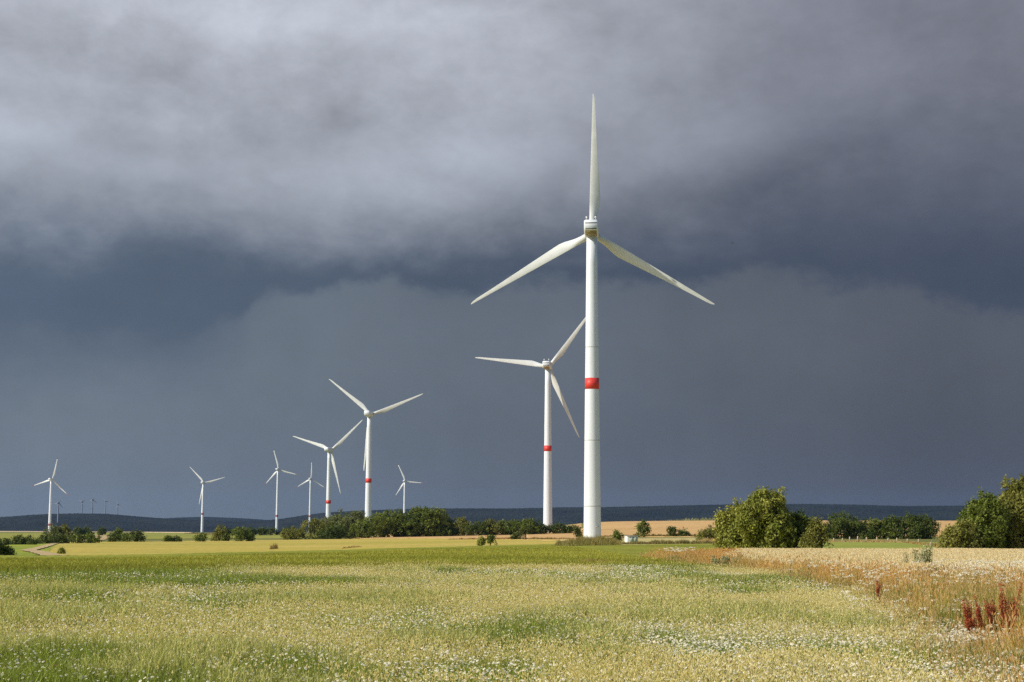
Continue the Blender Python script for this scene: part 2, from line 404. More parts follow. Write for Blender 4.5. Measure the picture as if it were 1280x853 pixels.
# ------------------------------------------------------------------ vegetation
def leaf_cloud(centers, normals, n_per, spread, size, cols, cvar=0.18, flat=0.6):
    """clumps of small folded leaves"""
    k = len(centers); C = np.repeat(centers, n_per, 0); Nn = np.repeat(normals, n_per, 0); n = len(C)
    P = C + rng.normal(size=(n, 3)) * (np.repeat(spread, n_per)[:, None] if np.ndim(spread) else spread)
    nrm = Nn * flat + rng.normal(size=(n, 3)) * 0.55; nrm /= np.linalg.norm(nrm, axis=1)[:, None] + 1e-9
    a = rng.normal(size=(n, 3)); u = np.cross(nrm, a); u /= np.linalg.norm(u, axis=1)[:, None] + 1e-9; w = np.cross(nrm, u)
    s = size * (0.6 + 0.8 * rng.random((n, 1)))
    V = np.stack([P - u * s * 0.9, P + w * s * 0.42 + nrm * s * 0.08, P + u * s * 0.9, P - w * s * 0.42 + nrm * s * 0.08], 1)
    c = np.repeat(cols, n_per, 0) * (1 + cvar * rng.normal(size=(n, 1))); c = np.clip(c, 0.005, 1)
    return V.reshape(-1, 3), np.arange(4 * n).reshape(-1, 4), np.repeat(c, 4, 0)

def crown_parts(w, h, depth, z0, lobes, clumps, leaves, leaf, colA, colB, top=0.0, seed=0, skew=0.0, dome=2.0):
    g = np.random.default_rng(seed + 100)
    R = []; Cc = []
    for i in range(lobes):
        for _ in range(30):
            x, y = g.uniform(-1, 1, 2); z = g.uniform(0.0, 1.0)
            if abs(x) ** dome + abs(y) ** dome + (z * 0.95) ** dome < 0.95: break
        r = g.uniform(0.25, 0.45) * (1.25 if lobes < 8 else 1.0)
        Cc.append((x * (1 - r * 0.9), y * (1 - r * 0.9), max(z * (1 - r * 0.7), 0.12))); R.append(r)
    Cc[0] = (-0.3, 0, 0.3); Cc[1] = (0.3, 0, 0.3); Cc[2] = (0.0, 0, 0.5); R[0] = R[1] = R[2] = 0.5
    Cc = np.array(Cc); R = np.array(R)
    lob = g.integers(0, lobes, clumps)
    dirs = g.normal(size=(clumps, 3)); dirs[:, 2] += 0.35; dirs /= np.linalg.norm(dirs, axis=1)[:, None]
    rr = g.uniform(0.6, 1.1, clumps)
    rr = np.where(g.random(clumps) < (0.06 if h > 4.5 and w > 3 and lobes > 9 else 0.0), g.uniform(1.15, 1.38, clumps), rr)
    P = Cc[lob] + dirs * (R[lob] * rr)[:, None]
    # drop clumps that lie deep inside another lobe
    dist = np.linalg.norm(P[:, None] - Cc[None], axis=2) / R[None]
    deep = (dist < 0.55).any(1) & (g.random(clumps) < 0.6)
    keep = (P[:, 2] > 0.0) & ~deep
    P = P[keep]; lob = lob[keep]; dirs = dirs[keep]
    P[:, 0] += skew * P[:, 2]
    mx = np.percentile(np.abs(P[:, 0] - 0), 99.5)
    P[:, 0] /= mx; P[:, 1] /= np.percentile(np.abs(P[:, 1]), 99.5); P[:, 2] /= np.percentile(P[:, 2], 99.7)
    S = np.array([w / 2, depth / 2, h - z0]); P = P * S; P[:, 2] += z0
    tone = g.random(lobes)[lob] * 0.6 + g.random(len(P)) * 0.4
    cols = np.array(colA)[None] * (1 - tone[:, None]) + np.array(colB)[None] * tone[:, None]
    return P, dirs, cols, Cc * S * np.array([1 / mx, 1, 1]) + np.array([0, 0, z0])

def woody(parent, h, base_r, targets, stems=1, z_off=0.0, seed=0, spread=0.3):
    g = np.random.default_rng(seed); mb = MB()
    roots = [np.array([g.uniform(-1, 1) * spread if stems > 1 else 0, g.uniform(-1, 1) * spread * 0.6 if stems > 1 else 0, -0.2]) for _ in range(stems)]
    for i, r0 in enumerate(roots):
        topp = r0 + np.array([g.normal() * 0.05 * h, g.normal() * 0.05 * h, h * 0.55])
        mb.tube([r0, r0 * 0.6 + topp * 0.4 + g.normal(size=3) * 0.02 * h, topp], [base_r, base_r * 0.75, base_r * 0.4], 7)
        for tg in targets[i::stems]:
            s = r0 + (topp - r0) * g.uniform(0.35, 1.0)
            mid = (s + tg) / 2 + np.array([0, 0, 0.06 * h])
            mb.tube([s, mid, tg], [base_r * 0.4, base_r * 0.25, base_r * 0.08], 5)
    return mb.build('trunk', M_BARK, parent, smooth=True)

GREENS = {
    'dark':  ((0.045, 0.070, 0.013), (0.105, 0.135, 0.024)),
    'mid':   ((0.080, 0.120, 0.018), (0.175, 0.210, 0.034)),
    'olive': ((0.115, 0.130, 0.024), (0.240, 0.235, 0.050)),
    'light': ((0.160, 0.190, 0.026), (0.340, 0.335, 0.068)),
    'grey':  ((0.105, 0.135, 0.045), (0.195, 0.210, 0.080)),
}
def bush(name, px, row, wpx, hpx, tone, label, cat, group=None, D=None, lobes=9, per=26, detail=1.0, stem=1, z0f=0.02, depth_k=0.9, seed=None, skew=0.0, leaf=None, dome=2.0, sink=0.0):
    if D is None: D = dist_at(px, row)
    X, Y, Z = ground_pt(px, D); m = D / F
    w, h = wpx * m, hpx * m
    seed = int(px * 7 + hpx) if seed is None else seed
    o = empty(name, (float(X), float(Y), float(Z) - sink)); h += sink
    area = wpx * hpx * 0.64               # output pixels it covers
    n_leaf = int(np.clip(area * 9.0 * detail, 900, 60000))
    leaf = leaf or max(0.10, 0.95 * m * 1.25)
    P, dr, cols, cc = crown_parts(w, h, w * depth_k, h * z0f, lobes, int(n_leaf / per * 1.3), per, leaf, *GREENS[tone], seed=seed, skew=skew, dome=dome)
    V, f, c = leaf_cloud(P, dr, per, max(leaf * 1.2, 0.034 * min(w, h)), leaf, cols, 0.2)
    V[:, 2] = np.maximum(V[:, 2], 0.0)
    mesh_np('crown', V, [f], M_LEAF, o, c)
    woody(o, h, max(0.035 * h, 0.04), cc, stem, seed=seed, spread=w * 0.12)
    return tag(o, label, cat, group)

LG = 'bushes along the far left fields'
# far left
bush('bush', -2, 699, 36, 18, 'dark', 'dark rounded bush at the left edge of the picture above the green crop', 'bush', D=150, lobes=8)
bush('hedge', 5, 682, 26, 6, 'dark', 'low end of the dark hedge at the left edge, next to the rounded bush', 'hedge', None, 430, lobes=7, depth_k=0.5)
bush('hedge', 32, 681, 40, 10, 'dark', 'dark low hedge section between the left edge and the grey green trees', 'hedge', None, 430, lobes=12, depth_k=0.5)
bush('tree', 66, 677, 27, 18, 'grey', 'grey green tree with a sloping crown right under the farthest left turbine', 'tree', None, 640, lobes=7)
bush('tree', 79, 676, 20, 18, 'olive', 'olive lit rounded tree peaking behind the dark hedge, right of the leftmost turbine', 'tree', None, 660, lobes=6)
bush('hedge', 66, 680, 42, 10, 'dark', 'dark hedge in front of the two olive trees at the left', 'hedge', None, 470, lobes=12, depth_k=0.5)
bush('hedge', 98, 679, 24, 10, 'dark', 'dark hedge section right of the olive tree, its shaded middle', 'hedge', None, 480, lobes=9, depth_k=0.6)
bush('hedge', 114, 678.5, 20, 10, 'mid', 'rounded green end of the left hedge beside the bare track patch', 'hedge', None, 490, lobes=7, depth_k=0.7)
bush('tree', 98, 668, 10, 7, 'dark', 'small dark tree on the left crest, left of the pair', 'tree', 'small trees on the left crest', 1500, lobes=5)
bush('tree', 109.5, 667.5, 11, 8, 'dark', 'small dark pointed tree on the left crest, tallest of three', 'tree', 'small trees on the left crest', 1500, lobes=5)
bush('tree', 127, 669, 7, 7, 'dark', 'smallest dark tree on the left crest, above the bare track patch', 'tree', 'small trees on the left crest', 1300, lobes=4)
bush('bush', 142, 677, 15, 11, 'dark', 'dark round bush, left one of the group right of the bare track patch', 'bush', LG, 560, lobes=5)
bush('tree', 149, 675.5, 13, 14, 'mid', 'round tree rising between dark bushes, right of the bare track patch', 'tree', None, 640, lobes=5)
bush('bush', 158, 676.8, 10, 10, 'mid', 'small middle bush between two dark round bushes', 'bush', LG, 570, lobes=4)
bush('bush', 171, 677, 19, 13, 'dark', 'large dark round bush, right one of its group', 'bush', LG, 560, lobes=6)
bush('bush', 212, 677.5, 12, 6, 'mid', 'tiny low bush left of the pair in the open far field', 'bush', LG, 560, lobes=5)
bush('bush', 220, 677.5, 11, 5, 'dark', 'tiny flat bush joined to its left neighbour in the open far field', 'bush', LG, 560, lobes=4)
bush('bush', 251, 677.5, 17, 9, 'mid', 'low green bush just below the second turbine from the left', 'bush', LG, 560, lobes=6)
bush('tree', 275, 677, 17, 18, 'olive', 'olive tree with a high narrow crown right of the second turbine', 'tree', None, 600, lobes=7)
bush('bush', 283, 677, 8, 9, 'dark', 'small dark bush leaning on the olive tree', 'bush', LG, 590, lobes=4)
bush('tree', 302, 677.5, 25, 16, 'mid', 'broad rounded green tree between the second and third turbines', 'tree', None, 570, lobes=9)
bush('bush', 314, 677, 8, 9, 'mid', 'small bush at the right foot of the broad green tree', 'bush', LG, 570, lobes=4)
for k, (x, w_, h_, t_, lb) in enumerate([(290, 26, 8, 'dark', 'left end of the far dark tree line'), (312, 26, 9, 'dark', 'second stretch of the far dark tree line, left of the third turbine'),
        (334, 26, 8, 'dark', 'stretch of the far dark tree line at the foot of the third turbine'), (362, 34, 8, 'dark', 'right end of the far dark tree line behind the olive bush')]):
    bush('tree_row', x, 671, w_, h_, t_, lb, 'tree row', 'far dark tree line', 1350, lobes=9, depth_k=0.5)
bush('bush', 368, 676, 30, 14, 'olive', 'wide olive bush left of the central wood', 'bush', None, 640, lobes=9)
# central wood
CW = 'trees of the central wood'
for a in [
    (398, 676, 34, 24, 'olive', 'olive outermost left tree of the central wood, sloping down to the left', 680, 8),
    (430, 675, 46, 33, 'grey', 'wide greyish green tree in the wood between two turbine towers', 760, 10),
    (424, 676.5, 40, 19, 'dark', 'low dark bush at the front left of the wood', 640, 9),
    (452, 675.5, 26, 22, 'mid', 'mid green shrub at the front of the wood below the larger left turbine', 660, 7),
    (478, 675.5, 52, 33, 'mid', 'tall broad green tree mid wood, just right of the turbine tower', 700, 12),
    (508, 675, 36, 32, 'dark', 'dark green tree in the wood below the small centre turbine', 700, 9),
    (535, 675, 44, 37, 'mid', 'brightest and tallest tree of the wood, at its right part', 700, 11),
    (556, 674, 26, 27, 'dark', 'dark tree on the right shoulder of the tallest tree of the wood', 710, 8),
    (578, 673.5, 26, 22, 'olive', 'olive tree where the wood steps down to the hedge', 730, 8)]:
    bush('tree', a[0], a[1], a[2] * 1.3, a[3] * 0.97, a[4], a[5], 'tree', CW, a[6], lobes=a[7] + 3, z0f=0.0, dome=3.0)
HG = 'bushes of the long central hedge'
for a in [
    (600, 673, 26, 17, 'dark', 'dark bush at the left start of the long hedge'),
    (618, 672.5, 28, 19, 'olive', 'olive bush in the long hedge above the two saplings'),
    (638, 672, 26, 18, 'mid', 'mid green bush in the long hedge, right above the small round shrub'),
    (657, 671.5, 28, 19, 'mid', 'bush in the long hedge just left of the second tallest turbine'),
    (673, 671, 18, 17, 'dark', 'dark bush in the hedge at the foot of the second tallest turbine'),
    (694, 667, 22, 12, 'dark', 'dark hedge bush right of the foot of the second tallest turbine'),
    (712, 666.3, 18, 9, 'dark', 'low right end of the long hedge beside the tallest tower')]:
    bush('bush', a[0], a[1], a[2] * 1.45, a[3] * 0.95, a[4], a[5], 'bush', HG, 720, lobes=8, depth_k=0.7)
bush('shrub', 647, 675.5, 14, 8, 'dark', 'small round dark shrub alone below the long hedge', 'shrub', None, 470, lobes=5)
bush('sapling', 601.5, 684, 8, 11, 'light', 'thin pale young tree, left of the two saplings in the grain field', 'sapling', 'two saplings in the grain field', 270, lobes=5, z0f=0.3, detail=0.5)
bush('sapling', 614.5, 684, 10, 13, 'mid', 'fuller rounder young tree, right of the two saplings in the grain field', 'sapling', 'two saplings in the grain field', 270, lobes=6, z0f=0.3)
bush('shrub', 722.5, 672, 7, 11, 'dark', 'small dark upright shrub hugging the left side of the tallest tower', 'shrub', None, 520, lobes=5)
bush('shrub', 772, 679, 13, 14, 'mid', 'small spreading shrub between the tallest tower and the white box', 'shrub', None, 345, lobes=6, z0f=0.15)
bush('tree', 804.5, 671.5, 15, 19, 'mid', 'single round tree standing in the orange stubble field', 'tree', None, 500, lobes=8, z0f=0.12)
bush('bush', 839, 671.5, 12, 11, 'dark', 'dark round bush in the stubble field, left of the pair', 'bush', 'pair of bushes in the stubble field', 510, lobes=5)
bush('bush', 853, 671.3, 16, 8, 'dark', 'flatter dark bush in the stubble field, right of the pair', 'bush', 'pair of bushes in the stubble field', 510, lobes=6)
bush('bush', 889, 677.5, 34, 18, 'olive', 'sloping olive bush peeping out left of the big thicket', 'bush', None, 390, lobes=9)
bush('bush', 778 - 700, 694, 7, 6.5, 'light', 'tiny bright sapling at the foot of the yellow field beside the dirt track', 'bush', None, 170, lobes=4, z0f=0.1, detail=0.6)
# big thicket right of centre
BT = 'big thicket beside the wheat'
bush('tree', 919, 697, 44, 62, 'light', 'lower left shoulder of the big thicket, its leaves catching the sun', 'tree', BT, 151, lobes=11, detail=1.2, stem=3, leaf=0.15, dome=3.0)
bush('tree', 950, 697, 84, 80, 'light', 'large lit dome crowned tree, biggest of the thicket beside the wheat', 'tree', BT, 150, lobes=24, detail=1.1, stem=4, leaf=0.16, skew=0.07, dome=3.6, per=42)
bush('tree', 972, 697, 56, 68, 'light', 'upright right half of the big thicket beside the wheat', 'tree', BT, 153, lobes=12, detail=1.4, stem=2, leaf=0.15)
bush('tree', 998, 697, 48, 50, 'mid', 'darker lower tree on the right flank of the big thicket', 'tree', BT, 151, lobes=12, detail=1.4, stem=3, leaf=0.15)
bush('shrub', 1020, 697, 34, 45, 'olive', 'thin yellowish shrub closing the big thicket on the right', 'shrub', BT, 147, lobes=9, detail=0.8, stem=4, leaf=0.13)
# mid right hedge
RG = 'dark hedge trees behind the paddock'
for a in [
    (1053, 677, 48, 30, 'dark', 'dark rounded tree at the left of the hedge behind the paddock'),
    (1086, 677, 40, 24, 'dark', 'dark low tree, second from left behind the paddock'),
    (1106, 677, 30, 23, 'mid', 'slightly greener tree in the middle behind the paddock'),
    (1130, 677, 40, 28, 'dark', 'dark tree, second from right behind the paddock'),
    (1156, 677, 36, 28, 'dark', 'dark tree at the right end of the hedge behind the paddock')]:
    bush('tree', a[0], a[1], a[2] * 1.18, a[3], a[4], a[5], 'tree', RG, 455, lobes=14, z0f=0.0, dome=3.0)
# right edge thicket
ET = 'thicket at the right edge'
bush('shrub', 1200, 697, 46, 42, 'olive', 'lowest olive shrub at the left foot of the right edge thicket', 'shrub', ET, 146, lobes=11, detail=1.3, stem=3, leaf=0.14)
bush('tree', 1230, 697, 62, 73, 'mid', 'mid green tree in the middle of the right edge thicket', 'tree', ET, 150, lobes=17, detail=1.3, stem=3, leaf=0.15)
bush('tree', 1280, 697, 70, 90, 'olive', 'tallest feathery tree, cut by the right edge of the picture', 'tree', ET, 154, lobes=18, detail=1.2, stem=3, leaf=0.15)
bush('tree', 1335, 697, 70, 80, 'mid', 'green tree just past the right edge of the picture', 'tree', ET, 156, lobes=12, detail=0.5, stem=2, leaf=0.2)

# ------------------------------------------------------------------ wind turbines
def turbine(px, hub_row, R_px, base_ang, yaw, label, band_row=None, band_h=3.1, tips=False, near=False, R=39.4, D=None, seams=(), base_row=None, paint=None, bandmat=None, group='wind turbines across the fields'):
    D = D or R * F / R_px
    X, Y, Z = (float(v) for v in ground_pt(px, D))
    if base_row: Z = float(EYE + D * ray(px, base_row)[2] / np.hypot(*ray(px, base_row)[:2]))
    d = ray(px, hub_row); H = float(EYE + D * d[2] / math.hypot(d[0], d[1])) - Z
    hx = d[0] / math.hypot(d[0], d[1]) * D
    X = float(hx)
    zr = lambda r: float(EYE + D * ray(px, r)[2] / np.hypot(*ray(px, r)[:2])) - Z
    root = tag(empty('wind_turbine', (X, Y, Z)), label, 'wind turbine', group)
    rb, rt = 2.42, 1.5
    rad = lambda z: rb + (rt - rb) * z / (H - 1.6)
    nseg = 48 if near else 24
    mb = MB(); mb.lathe([(rad(0), -1.5)] + [(rad(z), z) for z in np.linspace(0, H - 1.6, 12)], nseg)
    tw = mb.build('tower', paint or M_WHITE, root, smooth=True)
    if band_row:
        zc = zr(band_row); mb = MB()
        mb.lathe([(rad(zc - band_h / 2) + 0.012, zc - band_h / 2), (rad(zc + band_h / 2) + 0.012, zc + band_h / 2)], nseg)
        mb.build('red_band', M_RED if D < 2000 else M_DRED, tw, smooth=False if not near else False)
    for sr in seams:
        zc = zr(sr); mb = MB(); mb.lathe([(rad(zc) + 0.02, zc - 0.07), (rad(zc) + 0.02, zc + 0.07)], nseg)
        mb.build('flange_seam', M_SEAM, tw)
    # nacelle frame: local -Y is the downwind end facing us, +Y the rotor
    nac_root_rot = Matrix.Rotation(yaw, 4, 'Z')
    mb = MB(); hw = 1.95; R_ = []
    for y, s, zb, zt in [(-6.6, 0.93, -0.55, 1.85), (-6.3, 1.0, -0.9, 2.05), (-4.6, 1.0, -1.75, 2.1), (2.2, 1.0, -1.75, 2.1), (3.0, 0.9, -1.5, 1.9)]:
        w = hw * s; c = 0.35
        R_.append(np.array([(-w, y, zb + c), (-w + c, y, zb), (w - c, y, zb), (w, y, zb + c), (w, y, zt - c), (w - c, y, zt), (-w + c, y, zt), (-w, y, zt - c)]) + (0, 0, H))
    mb.rings([r[::-1] for r in R_])
    nac = mb.build('nacelle', paint or M_WHITE, root); nac.rotation_euler = (0, 0, yaw)
    if near:
        mb = MB(); mb.box(-1.65, 1.65, -6.66, -6.58, H + 1.02, H + 1.24); mb.build('vent_slot', M_DARK, nac)
        mb = MB(); mb.box(-1.5, 1.5, -6.66, -6.5, H - 0.62, H - 0.40); mb.build('vent_slot', M_DARK, nac)
        mb = MB(); q = [(-1.55, -6.22, H - 0.98), (1.55, -6.22, H - 0.98), (1.55, -4.62, H - 1.78), (-1.55, -4.62, H - 1.78), (1.55, -1.9, H - 1.78), (-1.55, -1.9, H - 1.78)]
        mb.add(q + [(a, b, c + 0.03) for a, b, c in q], [(0, 3, 2, 1), (3, 5, 4, 2), (6, 7, 8, 9), (9, 8, 10, 11), (0, 1, 7, 6), (4, 5, 11, 10), (1, 2, 8, 7), (2, 4, 10, 8), (3, 0, 6, 9), (5, 3, 9, 11)])
        mb.build('bottom_panel', M_UNDER, nac)
        for sx in (-1.25, 1.25):
            mb = MB(); mb.lathe([(0.05, 0), (0.05, 0.62)], 8, at=(sx, -5.2, H + 2.08)); mb.lathe([(0.1, 0.6), (0.26, 0.68), (0.28, 0.95), (0.12, 1.1)], 12, at=(sx, -5.2, H + 2.08))
            mb.build('beacon_light', M_LAMP, nac, smooth=True)
    # rotor
    tilt = math.radians(5); hubc = Vector((0, 4.2, 0))
    rot = Matrix.Translation((0, 0, H)) @ nac_root_rot @ Matrix.Translation(hubc) @ Matrix.Rotation(tilt, 4, 'X')
    mb = MB(); mb.lathe([(1.3, -1.3), (1.55, -0.9), (1.6, 0.6), (1.35, 1.5), (0.75, 2.2), (0.1, 2.5)], 20, axis='y')
    hub = mb.build('hub', paint or M_WHITE, root, smooth=True); hub.matrix_local = rot
    k = 20
    for b in range(3):
        ang = math.radians(base_ang + 120 * b); rings = []; red = []
        for s in [0, 0.03, 0.06, 0.1, 0.14, 0.18, 0.22, 0.26, 0.32, 0.4, 0.5, 0.6, 0.7, 0.8, 0.88, 0.94, 0.975, 0.992, 1.0]:
            r = 1.2 + (R - 1.2) * s
            root_c, cmax = 2.0, 3.05
            if s < 0.05: ch = root_c
            elif s < 0.22: q = (s - 0.05) / 0.17; q = q * q * (3 - 2 * q); ch = root_c + (cmax - root_c) * q
            else: q = (s - 0.22) / 0.78; ch = cmax * (1 - q) ** 1.25 * 0.70 + cmax * 0.30 * (1 - 0.25 * q)
            if s > 0.93: ch *= math.sqrt(max(1 - ((s - 0.93) / 0.071) ** 2, 0.01)) * 0.9 + 0.1
            circ = 1 - min(max((s - 0.03) / 0.16, 0), 1); circ = circ * circ * (3 - 2 * circ)
            tk = circ * 1.0 + (1 - circ) * (0.34 - 0.2 * min(1, (s - .05) * 1.6) if s > .05 else .34)
            tw_a = math.radians(24 * (1 - min(1, s / 0.75)) ** 1.6 + 2)
            a = np.linspace(0, 2 * PI, k, endpoint=False)
            xc = (1 - np.cos(a)) / 2                       # 0 = leading, 1 = trailing
            yt = np.sin(a) * 0.5 * (circ + (1 - circ) * (np.sqrt(np.maximum(xc, 0)) * (1 - xc * 0.85) * 1.25))
            lead = -root_c / 2 * (1 - 0.55 * s)             # near straight leading edge
            cx = lead + xc * ch; cy = yt * tk * ch
            px_, py_ = cx * math.cos(tw_a) - cy * math.sin(tw_a), cx * math.sin(tw_a) + cy * math.cos(tw_a)
            flex = 1.2 * s * s
            loc = np.stack([px_, py_ + flex, np.full(k, r)], 1)
            rings.append(loc)
        A = rot @ Matrix.Rotation(ang, 4, 'Y')
        if tips:
            n_tip = 13
            mb = MB(); mb.rings(rings[:n_tip + 2]); bl = mb.build('blade', paint or M_BLADE, root, smooth=True); bl.matrix_local = A
            mb = MB(); mb.rings([r_ + (np.array([0, 0, 0.005]) if 0 else 0) for r_ in rings[n_tip + 1:]]); rt_ = mb.build('red_tip', M_DRED, bl, smooth=True)
        else:
            mb = MB(); mb.rings(rings); bl = mb.build('blade', paint or M_BLADE, root, smooth=True); bl.matrix_local = A
    return root, H

T1, H1 = turbine(739.8, 289, 175, 1.0, math.radians(-5), 'tallest nearest wind turbine, one blade straight up, bright red band halfway up the tower', 480, 3.1, near=True, R=39.9, D=443, seams=(434.5, 550.7, 633), base_row=675)
mb = MB(); X1, Y1 = 0, 0
mb.box(1.0, 1.9, -2.36, -2.25, 2.6, 3.0)
tower1 = [c for c in T1.children if c.name.startswith('tower')][0]
mb2 = MB()
for dz in (3.55,): mb2.box(0.85, 1.75, -2.36, -2.0, dz, dz + 0.22)
mb2.build('sign_plate', M_SEAM, tower1)
turbine(685, 457.7, 96, 38, math.radians(-10), 'second tallest wind turbine, its upper blade ending behind the tallest tower', 560.8, 3.0, near=True, R=40.6, D=840)
turbine(461.9, 518, 70, 69.5, math.radians(-12), 'wind turbine rising out of the wood, tallest of the left group', 601, 3.0, D=1100)
turbine(411.7, 562.6, 55, 49, math.radians(-18), 'wind turbine just left of the taller one at the wood, red banded', 627.7, 3.0, D=1400)
turbine(505.9, 601.6, 24.2, 96, math.radians(-12), 'small distant wind turbine behind the wood without a visible red band', None, tips=True, D=3180, base_row=664)
turbine(388.1, 598.8, 22.2, 2, math.radians(-12), 'smallest distant wind turbine with one blade upright, left of the wood', 645.5, 3.5, tips=True, D=3450, base_row=666.5)
turbine(347.3, 587.1, 26.8, -15, math.radians(-12), 'slim distant wind turbine, third from left, blade leaning slightly left of upright', 645, 3.5, tips=True, D=2880, base_row=666.8)
turbine(254, 603.7, 26.6, 76, math.radians(-12), 'distant wind turbine, second from left, with one blade hanging down along its tower', 642.5, 3.5, D=2850, base_row=667)
turbine(63.9, 599.5, 27.9, 14, math.radians(-12), 'leftmost distant wind turbine with red blade tips, standing on the left crest', 656, 3.5, tips=True, D=2760, base_row=664.6)
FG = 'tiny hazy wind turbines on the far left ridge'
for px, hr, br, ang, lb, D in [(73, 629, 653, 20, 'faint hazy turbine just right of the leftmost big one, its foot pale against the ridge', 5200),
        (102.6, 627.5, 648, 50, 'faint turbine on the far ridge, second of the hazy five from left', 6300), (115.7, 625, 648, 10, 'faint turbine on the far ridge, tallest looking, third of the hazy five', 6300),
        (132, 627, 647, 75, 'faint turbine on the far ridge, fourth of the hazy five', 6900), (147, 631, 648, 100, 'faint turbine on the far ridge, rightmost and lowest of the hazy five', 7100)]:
    turbine(px, hr, 9, ang, math.radians(-12), lb, D=D, base_row=br, R=22, group=FG, paint=M_SHADED)

# ------------------------------------------------------------------ transformer box, posts, bird
def transformer():
    D = dist_at(789, 680.3); X, Y, Z = (float(v) for v in ground_pt(789, D)); o = empty('transformer_box', (X, Y, Z), math.radians(18))
    tag(o, 'low white and green transformer box in the grass right of the tallest tower', 'transformer box')
    s = D / F * 16 / 2.75
    mb = MB(); mb.box(-1.3 * s, 1.3 * s, -0.8, 0.8, -0.1, 0.12); mb.build('plinth', M_CONC, o)
    mb = MB(); mb.box(-1.22 * s, 1.22 * s, -0.72, 0.72, 0.12, 1.5); mb.build('body', M_BOXW, o, bevel=0.02)
    mb = MB(); mb.box(-1.32 * s, 1.32 * s, -0.84, 0.84, 1.503, 1.62); mb.build('roof', M_CONC, o, bevel=0.03)
    for x0, x1 in ((-0.62, 0.22), (0.26, 1.1)):
        mb = MB(); mb.box(x0 * s, x1 * s, -0.755, -0.722, 0.25, 1.38); d = mb.build('door', M_BOXG, o)
        mb = MB()
        for z in np.arange(0.9, 1.25, 0.08): mb.box((x0 + .15) * s, (x1 - .15) * s, -0.78, -0.757, z, z + 0.04)
        mb.build('louvre', M_BOXW, d)
        mb = MB(); mb.box((x1 - 0.1) * s, (x1 - 0.04) * s, -0.80, -0.757, 0.7, 0.86); mb.build('handle', M_DARK, d)
transformer()

def posts():
    D0 = dist_at(1100, 677.6)
    spec = [(1042, 677.6, 3.6), (1053, 677.4, 4), (1062, 677, 5), (1072, 676.8, 5.5), (1083, 677, 4.6), (1096, 677.4, 5), (1110, 677.8, 4.4), (1121, 678.2, 4.8), (1134, 678.8, 4.2), (1148, 679.4, 4.4), (1163, 684.2, 5.6), (1193, 690.5, 7)]
    names = ['leftmost', 'second', 'third', 'fourth', 'fifth', 'sixth', 'seventh', 'eighth', 'ninth', 'tenth', 'second last, nearer', 'last and nearest']
    proto = None
    for (px, row, hp), nm in zip(spec, names):
        D = dist_at(px, row); X, Y, Z = (float(v) for v in ground_pt(px, D)); hgt = max(hp * D / F * 1.15, 0.9)
        mb = MB(); a = np.linspace(0, 2 * PI, 8, endpoint=False); rr = 0.11 * D / 250
        mb.rings([np.stack([rr * k * np.cos(a) + dx, rr * k * np.sin(a), np.full(8, z)], 1) for k, dx, z in ((1.0, 0, -0.2), (0.97, 0.01, hgt * 0.5), (0.92, 0.03, hgt * 0.93), (0.45, 0.03, hgt))])
        o = mb.build('fence_post', M_WOOD); o.location = (X, Y, Z)
        tag(o, f'{nm} wooden post from the left in the fence behind the green paddock', 'fence post', 'fence posts along the paddock')
posts()

def bird():
    d = ray(915.5, 304); p = Vector((0, 0, EYE)) + Vector([float(v) for v in d]) * 230
    mb = MB(); k = 8
    a = np.linspace(0, 2 * PI, k, endpoint=False)
    mb.rings([np.stack([r * np.cos(a), np.full(k, y), r * np.sin(a)], 1) for y, r in ((-0.17, 0.01), (-0.1, 0.035), (0, 0.05), (0.08, 0.04), (0.12, 0.03), (0.16, 0.006))])
    for s in (-1, 1):
        V = [(0, 0.05, 0.02), (0, -0.05, 0.02), (s * 0.12, -0.02, 0.08), (s * 0.12, 0.06, 0.08), (s * 0.28, -0.06, 0.05)]
        V += [(x, y, z - 0.012) for x, y, z in V]
        mb.add(V, [(0, 1, 2, 3), (3, 2, 4), (5, 8, 7, 6), (8, 9, 7), (0, 3, 8, 5), (3, 4, 9, 8), (1, 6, 7, 2), (2, 7, 9, 4)])
    o = mb.build('bird', M_DARK); o.location = p; o.rotation_euler = (0, 0, 1.1)
    tag(o, 'tiny dark bird flying against the storm cloud right of the tallest turbine', 'bird')
bird()

# ------------------------------------------------------------------ meadow, verge, wheat
def blades(name, X, Y, h, w, col, lean=0.25, mat=None, label=None, tipcol=None, z_add=0.0, build=True):
    n = len(X); Z = terrain(X, Y) + z_add
    az = rng.random(n) * 2 * PI; lz = rng.random(n) * 2 * PI; ln = h * lean * rng.random(n)
    ax, ay = np.cos(az) * w / 2, np.sin(az) * w / 2; lx, ly = np.cos(lz) * ln, np.sin(lz) * ln
    V = np.empty((n, 5, 3))
    V[:, 0] = np.stack([X - ax, Y - ay, Z - 0.03], 1); V[:, 1] = np.stack([X + ax, Y + ay, Z - 0.03], 1)
    V[:, 2] = np.stack([X + ax * .8 + lx * .3, Y + ay * .8 + ly * .3, Z + h * .55], 1); V[:, 3] = np.stack([X - ax * .8 + lx * .3, Y - ay * .8 + ly * .3, Z + h * .55], 1)
    V[:, 4] = np.stack([X + lx, Y + ly, Z + h], 1)
    b = np.arange(n) * 5
    q = np.stack([b, b + 1, b + 2, b + 3], 1); t = np.stack([b + 3, b + 2, b + 4], 1)
    C = np.repeat(col[:, None, :], 5, 1)
    if tipcol is not None: C[:, 4] = tipcol; C[:, 2:4] = (col[:, None] + tipcol[:, None]) / 2
    return V.reshape(-1, 3), q, t, C.reshape(-1, 3), V[:, 4]

